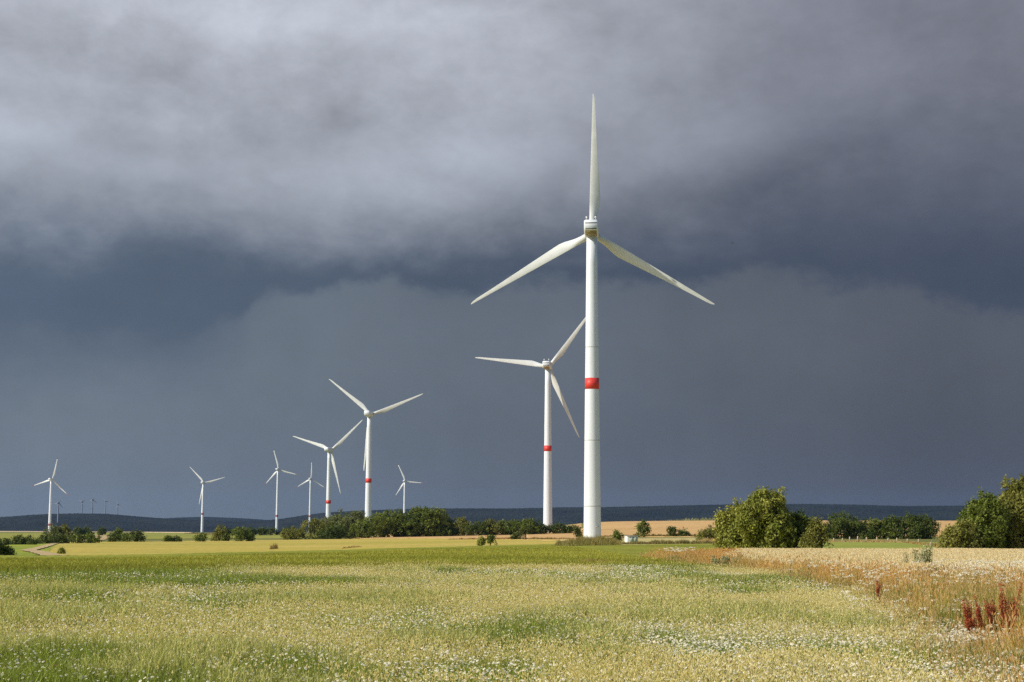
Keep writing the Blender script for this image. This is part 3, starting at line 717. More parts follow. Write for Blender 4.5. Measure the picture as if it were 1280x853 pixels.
def heads(P, r, hgt, col, tilt=0.25):
    """seed heads / ears: two crossed diamonds standing on the stem tip"""
    n = len(P); out = []; az = rng.random(n) * PI
    d = np.stack([rng.normal(size=n) * tilt, rng.normal(size=n) * tilt, np.ones(n)], 1)
    for k in range(2):
        a = az + k * PI / 2; u = np.stack([np.cos(a), np.sin(a), 0 * a], 1) * r[:, None]
        V = np.stack([P - d * hgt[:, None] * 0.2, P + u + d * hgt[:, None] * 0.35, P + d * hgt[:, None], P - u + d * hgt[:, None] * 0.35], 1); out.append(V)
    V = np.concatenate(out, 0); C = np.repeat(np.concatenate([col, col], 0)[:, None], 4, 1)
    return V.reshape(-1, 3), np.arange(len(V) * 4).reshape(-1, 4), C.reshape(-1, 3)

def flowers(P, r, petal, centre, tilt=0.4):
    """daisy heads: a ring of petals and a raised yellow middle"""
    n = len(P); nr = np.stack([rng.normal(size=n) * tilt, rng.normal(size=n) * tilt - 0.25, np.ones(n)], 1); nr /= np.linalg.norm(nr, axis=1)[:, None]
    u = np.cross(nr, np.array([0.3, 0.9, 0.1])); u /= np.linalg.norm(u, axis=1)[:, None]; w = np.cross(nr, u)
    k = 7; V = np.empty((n, k + 1 + 4, 3)); V[:, 0] = P
    for i in range(k):
        a = 2 * PI * i / k; V[:, 1 + i] = P + (u * math.cos(a) + w * math.sin(a)) * r[:, None] - nr * (r * 0.15)[:, None]
    for i in range(4):
        a = PI / 2 * i; V[:, k + 1 + i] = P + (u * math.cos(a) + w * math.sin(a)) * (r * 0.38)[:, None] + nr * (r * 0.18)[:, None]
    b = np.arange(n) * (k + 5); tri = np.concatenate([np.stack([b, b + 1 + i, b + 1 + (i + 1) % k], 1) for i in range(k)])
    q = np.stack([b + k + 1, b + k + 2, b + k + 3, b + k + 4], 1)
    C = np.empty((n, k + 5, 3)); C[:, :k + 1] = petal[:, None]; C[:, k + 1:] = np.array(centre)
    return V.reshape(-1, 3), tri, q, C.reshape(-1, 3)

class Pile:
    def __init__(s): s.V = []; s.f3 = []; s.f4 = []; s.C = []; s.n = 0
    def add(s, V, C, f3=None, f4=None):
        s.V.append(V); s.C.append(C)
        if f3 is not None: s.f3.append(f3 + s.n)
        if f4 is not None: s.f4.append(f4 + s.n)
        s.n += len(V)
    def build(s, name, mat, label, kind='stuff'):
        fs = []
        if s.f4: fs.append(np.concatenate(s.f4))
        if s.f3: fs.append(np.concatenate(s.f3))
        o = mesh_np(name, np.concatenate(s.V), fs, mat, None, np.concatenate(s.C))
        return tag(o, label, None, None, kind)

def scatter(n, u0, u1, d0, d1, power):
    """points between two bearings and distances, thinning out as distance ** -power per square metre"""
    e = 2 - power; r = rng.random(n)
    D = (d0 ** e + r * (d1 ** e - d0 ** e)) ** (1 / e) if abs(e) > 1e-3 else d0 * (d1 / d0) ** r
    az = np.arctan(u0 + rng.random(n) * (u1 - u0))
    return np.sin(az) * D, np.cos(az) * D

def pxrow(X, Y, up=0.0):
    Z = terrain(X, Y) + up; v = np.stack([X, Y, Z - EYE], -1) @ RM
    return 640 + F * v[:, 0] / -v[:, 2], 426.5 + F * v[:, 1] / v[:, 2]

# edge of the dry verge on the right, drawn on the ground
VERGE = np.array([(4, 3.2), (13, 3.7), (17, 4.2), (24, 5.4), (32, 6.9), (40, 7.8), (46, 8.3), (60, 9.0), (80, 9.5), (95, 9.4), (112, 8.8)])  # (distance, x)
VW = ([13, 25, 29, 33, 40, 46, 70, 85, 100, 112], [20, 20, 7, 3.2, 2.0, 1.4, 1.3, 2.0, 4.5, 7.0])
def verge_x(Y): return np.interp(Y, VERGE[:, 0], VERGE[:, 1])
def meadow_far(px): c = np.array(CROP_NEAR); return np.interp(px, c[:, 0], c[:, 1])
A = lambda *c: np.array(c, float)
def mixc(a, b, t): return a[None] * (1 - t[:, None]) + b[None] * t[:, None]

def meadow():
    N = 900000
    X, Y = scatter(N, -0.37, 0.37, 13.5, 75, 1.3)
    px, row = pxrow(X, Y, 0.30)
    side = X - verge_x(Y) - 0.6 * (fbm(X * 0.7, Y * 0.35, 3) - 0.5)
    ok = (row > meadow_far(px) - 0.3) & (side < 0.25 + 0.4 * rng.random(N)); X, Y, px, row = X[ok], Y[ok], px[ok], row[ok]
    D = np.hypot(X, Y); n = len(X)
    # drifts: dry seed heads against green, long across the slope
    dr = fbm(X * 0.16 + 3, Y * 0.10 + 1, 5); fine = fbm(X * 0.9, Y * 0.6, 3)
    right = sstep(-0.28, 0.12, X / Y)
    dry = sstep(0.48, 0.55, dr + 0.35 * (fine - 0.5) + 0.09 * (right - 0.4))
    lush = sstep(0.49, 0.56, fbm(X * 0.30 + 40, Y * 0.20 + 9, 4) + 0.25 * (fine - 0.5) - 0.03 * right)
    g1, g2, g3 = A(0.165, 0.210, 0.024), A(0.215, 0.262, 0.040), A(0.52, 0.49, 0.20)
    c = mixc(g2, g1, np.clip(lush * 0.75 + 0.35 * rng.random(n), 0, 1)); t = (dry * rng.random(n))[:, None]
    c = c * (1 - t) + g3[None] * t; c *= np.exp(0.45 * rng.normal(size=n))[:, None]; c = np.clip(c, 0.015, 0.7)
    far_k = np.maximum(D / 22, 1) ** 0.75
    h = (0.17 + 0.17 * rng.random(n) + 0.10 * lush) * (0.85 + 0.4 * fine); w = (0.0085 + 0.007 * rng.random(n)) * far_k
    p = Pile(); V, q, t3, C, tip = blades('', X, Y, h, w, c, 0.8, tipcol=np.clip(c * 1.15 + 0.02, 0, 1)); p.add(V, C, t3, q)
    p.build('meadow_grass', M_GRASS, 'green and drying meadow grass filling the foreground')
    # pale seed heads on thin stems
    s = rng.random(n) < (0.04 + 0.70 * dry) * (1 - 0.75 * lush) * (0.35 + 0.65 * right); Xs, Ys, Ds, dd = X[s], Y[s], D[s], dry[s]; m = len(Xs)
    hs = h[s] * (1.02 + 0.25 * rng.random(m)); P = np.stack([Xs + rng.normal(size=m) * .03, Ys, terrain(Xs, Ys) + hs], 1)
    kk = (np.maximum(Ds / 22, 1) ** 0.6); ch = mixc(A(0.60, 0.52, 0.20), A(0.90, 0.82, 0.50), rng.random(m)); red = rng.random(m) < 0.02; ch[red] = A(0.28, 0.17, 0.09)
    p = Pile(); V, f, C = heads(P, 0.0070 * kk * (0.6 + 0.8 * rng.random(m)), 0.020 * kk ** 0.7 * (0.6 + 0.9 * rng.random(m)), ch); p.add(V, C, None, f)
    p.build('grass_seed_heads', M_GRASS, 'cream seed heads drifting over the meadow grass')
    # daisies, thick towards the camera and the right
    N2 = 200000; X, Y = scatter(N2, -0.37, 0.37, 13.5, 70, 1.5); px, row = pxrow(X, Y, 0.3)
    side = X - verge_x(Y)
    right_ = sstep(-0.28, 0.12, X / Y)
    dens = 0.30 * (0.6 + 0.4 * right_) + 0.45 * sstep(0.42, 0.62, fbm(X * 0.45 + 12, Y * 0.30 + 5, 4)) * (0.25 + 0.75 * sstep(-0.3, 0.2, X / Y)) * (0.30 + 0.70 * sstep(30, 19, Y)) * (1 + 0.5 * right_) + 0.07
    ok = (row > meadow_far(px) + 0.5) & (side < 1.0) & (rng.random(N2) < dens); X, Y = X[ok], Y[ok]; n = len(X); D = np.hypot(X, Y)
    P = np.stack([X, Y, terrain(X, Y) + 0.24 + 0.14 * rng.random(n)], 1)
    r = (0.008 + 0.008 * rng.random(n) ** 1.5) * np.maximum(D / 20, 1) ** 0.5
    pet = np.clip(A(0.88, 0.86, 0.76)[None] * (0.85 + 0.15 * rng.random((n, 1))), 0, 1)
    p = Pile(); V, t3, q, C = flowers(P, r, pet, (0.62, 0.42, 0.05)); p.add(V, C, t3, q)
    p.build('daisies', M_PETAL, 'small white daisies scattered through the meadow')
meadow()

def crop():
    N = 420000
    X, Y = scatter(N, -0.37, 0.27, 60, 430, 1.9); px, row = pxrow(X, Y, 0.25)
    nr = np.interp(px, [c[0] for c in CROP_NEAR], [c[1] for c in CROP_NEAR]); fr = np.interp(px, [c[0] for c in CROP_FAR], [c[1] for c in CROP_FAR])
    ok = (row < nr + 2.5) & (row > fr + 0.5) & (X < verge_x(Y) + 0.3); X, Y = X[ok], Y[ok]; n = len(X); D = np.hypot(X, Y)
    z = fbm(X * 0.06, Y * 0.10, 4)
    c = mixc(A(0.20, 0.215, 0.030), A(0.40, 0.385, 0.070), np.clip(z * 1.5 - 0.35 + 0.45 * (rng.random(n) - 0.5) + 0.25 * sstep(-0.3, 0.1, X / Y), 0, 1)); c *= np.exp(0.2 * rng.normal(size=n))[:, None]
    p = Pile(); V, q, t3, C, tip = blades('', X, Y, 0.24 + 0.14 * rng.random(n), 0.045 * (D / 75) ** 0.9, c, 0.8, z_add=0.0); p.add(V, C, t3, q)
    p.build('crop_leaves', M_GRASS, 'short green crop leaves over the field behind the meadow')
crop()

def verge():
    # tall dry orange grass between the meadow and the wheat, weeds mixed in
    N = 340000
    X, Y = scatter(N, 0.05, 0.40, 13.5, 112, 1.3)
    side = X - verge_x(Y) - 0.8 * (fbm(X * 0.5 + 7, Y * 0.3, 3) - 0.5)
    width = np.interp(Y, VW[0], VW[1])
    path = (np.abs(Y - 38) < 1.2) & (X > 9.6) & (X < 11.6)
    ok = (side > -0.3 + 0.5 * rng.random(N)) & (side < width) & ~path; X, Y, side, width = X[ok], Y[ok], side[ok], width[ok]; n = len(X); D = np.hypot(X, Y)
    z = fbm(X * 0.5 + 20, Y * 0.4 + 2, 4); rel = side / width
    green = sstep(0.32, 0.55, fbm(X * 0.8 + 3, Y * 0.6 + 8, 3)) * sstep(33, 22, Y) * sstep(4.0, 1.0, side) + 0.6 * sstep(1.2, 0.1, side) + 0.5 * sstep(0.5, 0.65, fbm(X * 0.6 + 9, Y * 0.5, 3))
    tan, org, grn = A(0.74, 0.54, 0.22), A(0.66, 0.38, 0.12), A(0.23, 0.25, 0.05)
    c = mixc(tan, org, sstep(0.28, 0.58, z + 0.6 * (rng.random(n) - 0.5) + 0.15 * sstep(24, 34, Y)))
    g = np.clip(green * (0.5 + rng.random(n)), 0, 1)[:, None]; c = c * (1 - g) + grn * g
    c *= (1 + 0.2 * rng.normal(size=n))[:, None]; c = np.clip(c, 0.02, 0.8)
    lowp = (np.abs(Y - 35) < 3.2) & (X > 8.6) & (X < 11.2)
    h = (0.34 + 0.55 * rng.random(n) ** 2.2) * (0.75 + 0.5 * z) * np.where(lowp | ((Y > 17.2) & (Y < 21.6) & (np.abs(X / Y - 0.298) < 0.035)), 0.5, 1.0) * np.interp(Y, [13, 20, 30], [0.85, 1.0, 1.05]) * (0.6 + 0.4 * sstep(0, 1.2, side)); kk = np.maximum(D / 22, 1) ** 0.8
    p = Pile(); V, q, t3, C, tip = blades('', X, Y, h, (0.007 + 0.006 * rng.random(n)) * kk, c, 0.4); p.add(V, C, t3, q)
    p.build('dry_grass', M_GRASS, 'tall dry orange grass along the edge of the wheat')
    s = rng.random(n) < 0.4; P = tip[s]; m = len(P); cc = mixc(A(0.78, 0.54, 0.24), A(0.56, 0.26, 0.09), rng.random(m) ** 1.2)
    g = g[s]; cc = cc * (1 - 0.6 * g) + A(0.55, 0.5, 0.3) * 0.6 * g
    p = Pile(); V, f, C = heads(P, 0.0065 * kk[s], 0.05 * kk[s] ** .5 * (0.6 + 0.8 * rng.random(m)), cc, 0.35); p.add(V, C, None, f)
    p.build('dry_grass_heads', M_GRASS, 'rust coloured feathery heads of the dry grass')
    # white yarrow like umbels: clusters of small flowers
    K = 1100; ux, uy = scatter(K, 0.12, 0.37, 14, 50, 1.5); sd = ux - verge_x(uy)
    pr = sstep(0.44, 0.6, fbm(ux * 0.6 + 33, uy * 0.35 + 1, 3)); pr = np.maximum(pr, 0.9 * (np.hypot(ux - 6.2, (uy - 24.5) * 0.6) < 1.3))
    ok = (sd > -0.4) & (sd < 7) & (rng.random(K) < pr); ux, uy = ux[ok], uy[ok]
    # two bright drifts in front of the wheat
    ex, ey = [], []
    for cx, cy, sx, sy, m in [(9.5, 33, 0.55, 1.1, 140), (10.6, 32.4, 0.5, 1.0, 120), (7.9, 26.5, 0.45, 0.8, 70), (6.3, 22, 0.3, 0.7, 45), (5.0, 17.6, 0.45, 0.5, 50), (7.4, 30, 0.6, 1.2, 30), (9.6, 93, 0.5, 1.2, 40), (5.3, 19.4, 0.6, 0.8, 30)]:
        ex.append(rng.normal(cx, sx, m)); ey.append(rng.normal(cy, sy, m))
    ex = np.concatenate(ex); ey = np.concatenate(ey)
    ux = np.concatenate([ux, ex]); uy = np.concatenate([uy, ey]); cl = ~((uy > 18.6) & (uy < 21.6) & (np.abs(ux / uy - 0.298) < 0.035)); ux, uy = ux[cl], uy[cl]; k = len(ux)
    zt = terrain(ux, uy) + np.interp(uy, [14, 18, 24, 40], [0.36, 0.42, 0.55, 0.75]) * (0.8 + 0.35 * rng.random(k)) + np.where((np.arange(k) >= k - len(ex)) & (uy > 25), 0.22, 0)
    per = 11; C0 = np.repeat(np.stack([ux, uy, zt], 1), per, 0); big = np.repeat(0.035 + 0.04 * rng.random(k), per) * np.maximum(C0[:, 1] / 28, 1) ** .5
    a = rng.random(len(C0)) * 2 * PI; rr = np.sqrt(rng.random(len(C0))) * big
    P = C0 + np.stack([np.cos(a) * rr, np.sin(a) * rr, -rr * rr * 2 + rng.normal(size=len(C0)) * .008], 1)
    pet = A(0.84, 0.79, 0.66)[None] * (0.85 + .15 * rng.random((len(P), 1)))
    p = Pile(); V, t3, q, C = flowers(P, 0.0115 * np.maximum(P[:, 1] / 24, 1) ** 0.7, pet, (0.66, 0.6, 0.35), 0.3); p.add(V, C, t3, q)
    V, q, t3, C, tip = blades('', ux, uy, zt - terrain(ux, uy), np.full(k, 0.014), np.tile(A(0.15, 0.18, 0.06), (k, 1)), 0.05); p.add(V, C, t3, q)
    p.build('white_umbel_flowers', M_PETAL, 'white flat topped flowers among the dry grass')
verge()
strip('path', [(1150, 752), (1180, 750), (1215, 757), (1330, 775)], 1.5, M_PATH, 'short glimpse of a grey path in the dry grass', 0.02)

def wheat():
    N = 420000
    X, Y = scatter(N, 0.08, 0.40, 26, 142, 1.2); side = X - verge_x(Y); px, row = pxrow(X, Y)
    width = np.interp(Y, VW[0], VW[1])
    ok = (side > width - 0.4 + 0.8 * rng.random(N)) & ((Y < 110) | (X > 0.14 * Y)) & ~((np.abs(Y - 38) < 1.2) & (X > 9.6) & (X < 11.6)); X, Y = X[ok], Y[ok]; n = len(X); D = np.hypot(X, Y)
    z = fbm(X * 0.25, Y * 0.15 + 4, 4)
    c = mixc(A(0.56, 0.43, 0.20), A(0.72, 0.59, 0.33), rng.random(n)); g = (0.5 * sstep(0.55, 0.7, z) * rng.random(n))[:, None]; c = c * (1 - g) + A(0.28, 0.27, 0.10) * g
    h = (0.62 + 0.14 * rng.random(n)) * (0.85 + 0.3 * z); kk = np.maximum(D / 26, 1) ** 0.9
    p = Pile(); V, q, t3, C, tip = blades('', X, Y, h, 0.011 * kk, c, 0.12); p.add(V, C, t3, q)
    V, f, C = heads(tip, 0.013 * kk, 0.10 * kk ** 0.35 * (0.8 + 0.4 * rng.random(n)), np.clip(mixc(A(0.70, 0.58, 0.34), A(0.86, 0.78, 0.58), rng.random(n)), 0, 1), 0.4); p.add(V, C, None, f)
    p.build('wheat', M_GRASS, 'pale ripe wheat standing behind the dry verge')
wheat()
field('wheat_stand', [(1010, 712, 698), (1500, 718, 698)], M_PALE, 0.3, 'structure', 'dense lower part of the ripe wheat', 12, 20)

def weeds_at(name, specs, label, kind='stuff'):
    """low weedy growth on a line: specs of (px0,row0,px1,row1,width m,height m,n,colA,colB)"""
    p = Pile()
    for px0, r0, px1, r1, wd, hh, n, ca, cb in specs:
        t = rng.random(n); px = px0 + (px1 - px0) * t
        d0, d1 = dist_at(px0, r0), dist_at(px1, r1); D = d0 + (d1 - d0) * t + rng.normal(size=n) * wd * 0.5
        X, Y, Z = ground_pt(px, D); k = F / D / 1.25
        nz = fbm(X * 0.4, Y * 0.3, 3); h = hh * (0.4 + 0.6 * rng.random(n)) * (0.5 + nz)
        h = h * (0.35 + 0.65 * np.sin(PI * t) ** 0.5) * (0.5 + fbm(X * 1.3 + 5, Y * 0.2, 3))
        c = mixc(np.array(ca), np.array(cb), np.clip(nz * 1.4 - 0.2 + 0.5 * (rng.random(n) - 0.5), 0, 1))
        V, q, t3, C, tip = blades('', X, Y, h, 0.75 / k * (0.6 + 0.5 * rng.random(n)), c, 0.6); p.add(V, C, t3, q)
    return p.build(name, M_GRASS, label, kind)
BRN, GRN, STR, ORG = (0.20, 0.15, 0.06), (0.12, 0.145, 0.04), (0.48, 0.40, 0.20), (0.45, 0.27, 0.12)
weeds_at('weeds', [(706, 684, 776, 682, 14, 1.5, 9000, (0.17, 0.17, 0.045), (0.34, 0.27, 0.10)), (694, 684, 716, 683, 9, 1.0, 2500, (0.2, 0.2, 0.05), (0.3, 0.24, 0.10))], 'rough weeds on the mound around the foot of the tallest tower')
weeds_at('field_margin', [(776, 681.5, 905, 680.5, 2, 0.9, 4000, BRN, (0.25, 0.22, 0.08)), (560, 675, 736, 674.5, 3, 0.8, 2500, BRN, (0.4, 0.26, 0.12)), (745, 671.5, 905, 671, 4, 0.9, 2500, BRN, (0.16, 0.14, 0.05)),
    (740, 653, 905, 651.6, 20, 4.5, 1600, (0.10, 0.13, 0.06), (0.30, 0.32, 0.18)), (640, 711, 830, 705.5, 2.0, 0.35, 5000, ORG, (0.3, 0.24, 0.10)),
    (872, 680.5, 905, 678, 3, 1.2, 1200, ORG, STR), (1030, 678.2, 1150, 678.8, 3, 0.6, 4000, ORG, STR), (1130, 679, 1200, 690, 5, 0.7, 5000, ORG, (0.35, 0.3, 0.1)), (230, 667, 290, 670, 30, 2.0, 900, ORG, GRN),
    (428, 687, 452, 684.5, 3, 0.5, 400, BRN, ORG), (338, 688, 348, 687, 2, 1.0, 150, BRN, BRN)], 'unmown brown and straw margins between the fields')

def dock(px, row, D, stems, label, seed, spread=0.25, hgt=0.8, lean=0.0, red=1.0):
    g = np.random.default_rng(seed); X, Y, Z = (float(v) for v in ground_pt(px, D)); o = empty('dock_plant', (X, Y, Z))
    tag(o, label, 'dock plant', 'red dock plants in the dry grass')
    ms = MB(); V_, F_, C_ = [], [], []; cent = []; nr = []
    for s in range(stems):
        b = np.array([g.normal() * 0.03, g.normal() * 0.03, -0.02]); tp = np.array([g.uniform(-1, 1) * spread + lean, g.uniform(-1, 1) * spread * .6, hgt * g.uniform(0.75, 1.05)])
        mid = (b + tp) / 2 + np.array([(tp[0] - b[0]) * -0.12, 0, 0.03]); ms.tube([b, mid, tp], [0.006, 0.005, 0.002], 5)
        for side in range(4):
            t0 = g.uniform(0.35, 0.8); P0 = b + (tp - b) * t0; L = hgt * g.uniform(0.12, 0.25) * (1.1 - t0 * .5); a = g.uniform(0, 2 * PI)
            P1 = P0 + np.array([math.cos(a) * L * .35, math.sin(a) * L * .35, L]); ms.tube([P0, P1], [0.003, 0.0015], 4)
            for q in np.linspace(0.1, 1, 14): cent.append(P0 + (P1 - P0) * q + g.normal(size=3) * 0.006); nr.append((0, 0, 1))
        for q in np.linspace(0.40, 1, 46): cent.append(b * (1 - q) + tp * q + g.normal(size=3) * 0.008 * (1.3 - q)); nr.append((0, 0, 1))
    ms.build('stem', mat_plain('dock_stem', (0.26, 0.09, 0.045), 0.8, 0.2, 5), o)
    cent = np.array(cent); nr = np.array(nr, float); cols = mixc(A(0.26, 0.05, 0.025), A(0.55, 0.15, 0.07), g.random(len(cent)))
    V, f, C = leaf_cloud(cent, nr, 5, 0.012, 0.012, cols, 0.3, 0.1); mesh_np('seed_head', V, [f], M_GRASS, o, C)
    lc = np.array([[g.normal() * 0.1, g.normal() * 0.08, g.uniform(0.05, 0.3)] for _ in range(14)])
    V, f, C = leaf_cloud(lc, np.tile([0, -0.3, 1.0], (14, 1)), 2, 0.03, 0.07, np.tile([0.13, 0.15, 0.04], (14, 1)), 0.2); mesh_np('foliage', V, [f], M_GRASS, o, C)
dock(1214, 818, 21.0, 3, 'bright red dock plant leaning left, leftmost of the large red clump', 5, 0.16, 0.82, -0.14)
dock(1230, 816, 21.3, 3, 'brick red dock plant in the middle of the large red clump, slightly shorter', 6, 0.20, 0.70, -0.10)
dock(1243, 814, 21.5, 4, 'tall dark red dock plant at the centre right of the clump', 7, 0.20, 0.80, 0.0)
dock(1256, 813, 21.2, 4, 'tallest dock plant of the clump, at its right end', 8, 0.20, 0.88, 0.03)
dock(1097, 775, 28.5, 2, 'single thin rusty dock plant standing alone left of the red clump', 9, 0.05, 0.72, 0.0)

def mugwort(px, D, hgt, stems, label, seed, tone, name='tall_weed', spread=0.26):
    g = np.random.default_rng(seed); X, Y, Z = (float(v) for v in ground_pt(px, D)); o = empty(name, (X, Y, Z)); tag(o, label, 'weed')
    ms = MB(); cent = []; nr = []; kf = max(1, D / 35)
    for s in range(stems):
        b = np.array([g.normal() * 0.08, g.normal() * 0.08, 0]); tp = np.array([g.uniform(-1, 1) * spread, g.uniform(-1, 1) * spread * .5, hgt * g.uniform(0.7, 1.0)]); ms.tube([b, (b + tp) / 2, tp], [0.010 * kf, 0.008 * kf, 0.003], 5)
        for q in np.linspace(0.15, 1, 26):
            a = g.uniform(0, 2 * PI); L = 0.10 * (1.15 - q); cent.append(b * (1 - q) + tp * q + np.array([math.cos(a) * L, math.sin(a) * L, 0.03])); nr.append((math.cos(a), math.sin(a), 0.8))
    ms.build('stem', mat_plain('weed_stem', (0.13, 0.14, 0.06), 0.8, 0.2, 5), o)
    V, f, C = leaf_cloud(np.array(cent), np.array(nr), 6, 0.028 * kf, 0.024 * kf, np.tile(tone, (len(cent), 1)), 0.25, 0.3); mesh_np('foliage', V, [f], M_LEAF, o, C)
mugwort(1156, 43, 1.35, 10, 'tall grey green thistle like weed rising above the wheat edge', 21, (0.34, 0.36, 0.19))
mugwort(1141, 44, 1.15, 7, 'shorter grey green weed left of the tall one at the wheat edge', 22, (0.34, 0.35, 0.19))
mugwort(1136, 38, 0.60, 4, 'low weed in front of the tall weeds at the wheat edge', 23, (0.36, 0.35, 0.16))
mugwort(907, 74, 0.8, 12, 'dark green weed clump at the left tip of the wheat field', 24, (0.30, 0.33, 0.18), spread=0.8)

# ------------------------------------------------------------------ haze
def haze():
    mb = MB(); mb.box(-9900, 9900, -9900, 9900, -100, 150)
    m, t, out = new_mat('haze_air'); v = t.node('ShaderNodeVolumePrincipled')
    v.inputs['Color'].default_value = (0.26, 0.46, 0.95, 1); v.inputs['Density'].default_value = 1.6e-5; v.inputs['Anisotropy'].default_value = 0.0
    t.link(v.outputs[0], out.inputs['Volume'])
    tag(mb.build('haze', m), 'thin blue air between the camera and the far ridge', kind='stuff')
haze()

# ------------------------------------------------------------------ light
SUN_EL, SUN_AZ = math.radians(34), math.radians(248)       # compass like: 0 = +Y (view), 90 = +X
sd = bpy.data.lights.new('sun', 'SUN'); sd.energy = 4.9; sd.angle = math.radians(0.53); sd.color = (1.0, 0.93, 0.79)
so = bpy.data.objects.new('sun', sd); COL.objects.link(so)
dirv = Vector((math.sin(SUN_AZ) * math.cos(SUN_EL), math.cos(SUN_AZ) * math.cos(SUN_EL), math.sin(SUN_EL)))
so.rotation_euler = dirv.to_track_quat('Z', 'Y').to_euler(); so.location = (0, 0, 200)

w = bpy.data.worlds.new('World'); scene.world = w; w.use_nodes = True
t = NT(w.node_tree); t.n.clear(); out = t.node('ShaderNodeOutputWorld')
sky = t.node('ShaderNodeTexSky', sky_type='NISHITA'); sky.sun_disc = False; sky.sun_elevation = SUN_EL; sky.sun_rotation = SUN_AZ
sky.air_density = 1.0; sky.dust_density = 1.5
bg1 = t.node('ShaderNodeBackground'); t.link(sky.outputs[0], bg1.inputs[0]); bg1.inputs[1].default_value = 0.11
# storm clouds, laid out by bearing and height above the horizon
tc = t.node('ShaderNodeTexCoord').outputs['Generated']; sp = t.node('ShaderNodeSeparateXYZ'); t.link(tc, sp.inputs[0])
x_, y_, z_ = sp.outputs
hor = t.math('SQRT', t.math('ADD', t.math('MULTIPLY', x_, x_), t.math('MULTIPLY', y_, y_)))
U = t.math('ARCTAN2', x_, y_); Vv = t.math('DIVIDE', z_, t.math('MAXIMUM', hor, 0.02))
cb = t.node('ShaderNodeCombineXYZ'); t.link(U, cb.inputs[0]); t.link(Vv, cb.inputs[1]); UV = cb.outputs[0]
def PX(px): return (px - 640) / 2010
def PY(r): return (650 - r) / 1975
wob = t.noise(t.mapping(UV, (1, 2.1, 1), (0, 0, 0.15)), 7.0, 8, 0.6, 0.15)
wob2 = t.noise(t.mapping(UV, (1, 1.4, 1), (0, 0, 0.25), (4, 2, 0)), 18.0, 9, 0.62, 0.1)
# lower edge of the cloud
fc = t.node('ShaderNodeFloatCurve'); cur = fc.mapping.curves[0]
ed = [(-200, 440), (0, 436), (200, 432), (290, 420), (330, 378), (400, 372), (480, 360), (560, 367), (640, 357), (740, 357), (860, 360), (905, 348), (970, 342), (1010, 352), (1060, 366), (1130, 372), (1170, 400), (1290, 408), (1480, 420)]
for k, (a_, b_) in enumerate(ed):
    pt = ((a_ + 200) / 1680, (b_ - 300) / 200)
    if k == 0: cur.points[0].location = pt
    elif k == len(ed) - 1: cur.points[-1].location = pt
    else: cur.points.new(*pt)
fc.mapping.update()
t.set(fc.inputs['Value'], t.math('MULTIPLY_ADD', U, 2010 / 1680, (640 + 200) / 1680))
erow = t.math('MULTIPLY_ADD', fc.outputs[0], 200.0, 300.0)                    # row
edge = t.math('MULTIPLY_ADD', erow, -1 / 1975, 650 / 1975)
vw = t.math('ADD', Vv, t.math('MULTIPLY', t.math('SUBTRACT', wob2, 0.5), 0.042))
tt = t.math('SUBTRACT', vw, edge)
xr = t.step(U, PX(480), PX(1150))                                             # to the right: darker, slower to brighten
tb = t.math('MULTIPLY', t.math('ADD', t.math('SUBTRACT', vw, PY(345)), t.math('MULTIPLY', t.math('SUBTRACT', wob, 0.5), 0.060)), t.math('MULTIPLY_ADD', xr, -0.60, 1.0))
up = t.math('ADD', t.math('MULTIPLY', t.step(tb, -0.006, 0.058), 0.55), t.math('MULTIPLY', t.step(tb, 0.0, 0.165), 0.45))
low_l, low_r = (0.158, 0.194, 0.238), (0.098, 0.112, 0.142)
lowc = t.mix(t.step(U, PX(0), PX(1280)), low_l, low_r)
dark_l, dark_r = (0.096, 0.132, 0.188), (0.060, 0.080, 0.120)
darkc = t.mix(t.step(U, PX(-100), PX(1100)), dark_l, dark_r)
br_l, br_r = (0.44, 0.470, 0.535), (0.272, 0.282, 0.342)
brc = t.mix(xr, br_l, br_r)
cloud = t.mix(up, darkc, brc)
edge_m = t.step(t.math('ADD', tt, t.math('MULTIPLY', t.math('SUBTRACT', t.noise(t.mapping(UV, (1, 1.2, 1), (0, 0, 0.4), (6, 6, 0)), 55.0, 6, 0.65, 0.3), 0.5), 0.016)), -0.006, 0.009)
soft_m = t.step(tt, -0.05, 0.015)
em = t.math('MULTIPLY', t.math('ADD', t.math('MULTIPLY', edge_m, t.step(U, PX(200), PX(380), 0.12, 0.85)), t.math('MULTIPLY', soft_m, t.step(U, PX(200), PX(380), 0.88, 0.15))), 1.0)
rain = t.noise(t.mapping(UV, (1, 0.16, 1), (0, 0, 0.25), (2, 5, 0)), 14.0, 4, 0.5, 0.2)
lowc = t.mix(1.0, lowc, t.mix(t.step(rain, 0.25, 0.75), (0.95, 0.955, 0.96), (1.05, 1.05, 1.045)), 'MULTIPLY')
lowc = t.mix(t.math('MULTIPLY', t.step(U, PX(0), PX(1280)), t.step(Vv, PY(620), PY(400), 1.0, 0.0)), lowc, t.mix(1.0, lowc, (0.80, 0.81, 0.82), 'MULTIPLY'))
colr = t.mix(em, lowc, cloud)
def blob(px, row, sx, sy, amt, rot=0.0):
    m_ = t.mapping(UV, (1, 1, 1), (0, 0, 0), (-PX(px), -PY(row), 0))
    m_ = t.mapping(m_, (1975 / sx, 1975 / sy, 0), (0, 0, 0)) if not rot else t.mapping(t.mapping(m_, (1, 1, 1), (0, 0, -rot)), (1975 / sx, 1975 / sy, 0))
    vl = t.node('ShaderNodeVectorMath', operation='LENGTH'); t.link(m_, vl.inputs[0])
    d_ = t.math('ADD', vl.outputs['Value'], t.math('MULTIPLY', t.math('SUBTRACT', wob2, 0.5), 1.4))
    return t.step(d_, 0.0, 1.3, amt, 0.0)
gain = None
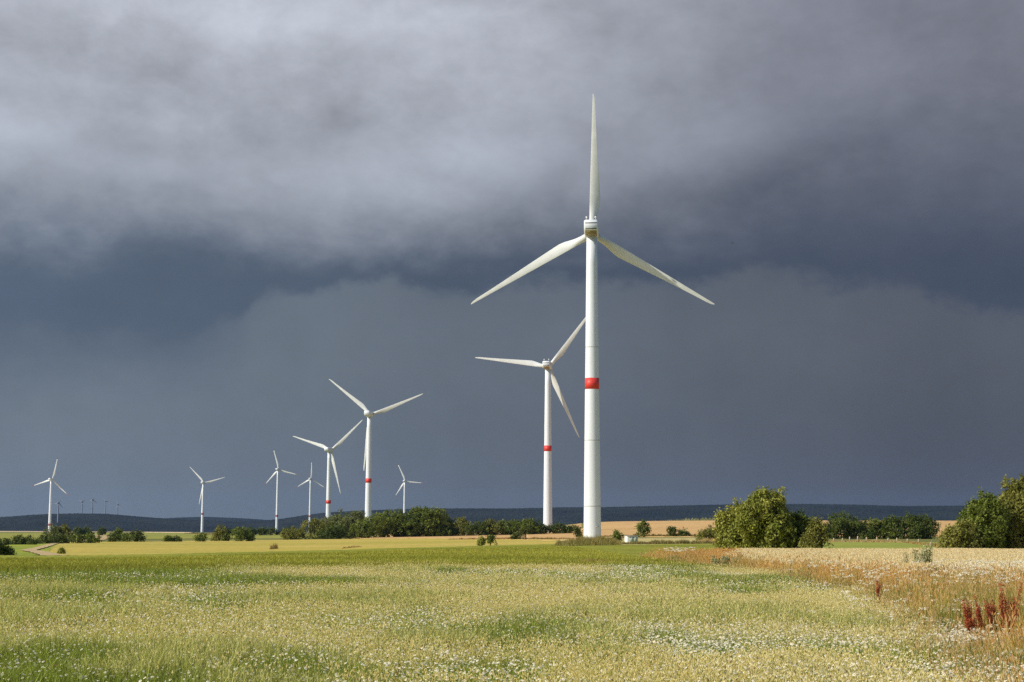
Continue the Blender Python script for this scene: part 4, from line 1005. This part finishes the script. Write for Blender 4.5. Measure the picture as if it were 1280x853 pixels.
for b in [(300, 105, 260, 55, -0.16), (430, 150, 220, 40, -0.07), (150, 75, 160, 30, -0.08), (480, 225, 200, 60, 0.30), (20, 190, 90, 40, 0.38), (640, 185, 110, 45, 0.26), (180, 225, 130, 30, 0.15), (300, 15, 330, 45, 0.18), (760, 60, 180, 60, 0.10),
          (1000, 160, 260, 45, 0.15, 0.25), (860, 250, 300, 50, -0.22, 0.3), (1100, 250, 260, 60, -0.15, 0.15), (1250, 60, 140, 200, -0.15), (240, 200, 160, 30, -0.12)]:
    v_ = blob(*b); gain = v_ if gain is None else t.math('ADD', gain, v_)
lump = t.math('ADD', t.math('MULTIPLY', t.noise(t.mapping(UV, (1, 1.45, 1), (0, 0, 0.2), (9, 1, 0)), 9.0, 9, 0.6, 0.1), 0.6), t.math('MULTIPLY', t.noise(t.mapping(UV, (1, 1.3, 1), (0, 0, -0.3), (3, 7, 0)), 26.0, 8, 0.62, 0.2), 0.4))
fine = t.math('MULTIPLY', t.math('SUBTRACT', lump, 0.5), t.math('MULTIPLY_ADD', up, 0.95, 0.34))
gain = t.math('ADD', t.math('ADD', t.math('MULTIPLY', gain, t.math('MULTIPLY_ADD', up, 0.8, 0.2)), 1.0), fine)
vm = t.node('ShaderNodeVectorMath', operation='SCALE'); t.link(colr, vm.inputs[0]); t.link(gain, vm.inputs['Scale'])
bg2 = t.node('ShaderNodeBackground'); t.link(vm.outputs[0], bg2.inputs[0]); bg2.inputs[1].default_value = 1.0
# the storm fills the sky ahead; behind and overhead it breaks up into bright open sky
ahead = t.math('ADD', y_, t.math('MULTIPLY', z_, -0.55)); ahead = t.math('ADD', ahead, t.math('MULTIPLY', t.math('SUBTRACT', wob, 0.5), 0.5))
mk = t.step(ahead, 0.05, 0.45)
mx = t.node('ShaderNodeMixShader'); t.link(mk, mx.inputs[0]); t.link(bg1.outputs[0], mx.inputs[1]); t.link(bg2.outputs[0], mx.inputs[2]); t.link(mx.outputs[0], out.inputs[0])

scene.view_settings.view_transform = 'Standard'; scene.view_settings.look = 'None'
scene.view_settings.exposure = EXPO; scene.view_settings.gamma = 1.0; scene.view_settings.use_curve_mapping = False
cy = scene.cycles; cy.max_bounces = 6; cy.diffuse_bounces = 3; cy.volume_bounces = 0; cy.transparent_max_bounces = 8
cy.use_denoising = False; cy.sample_clamp_indirect = 6
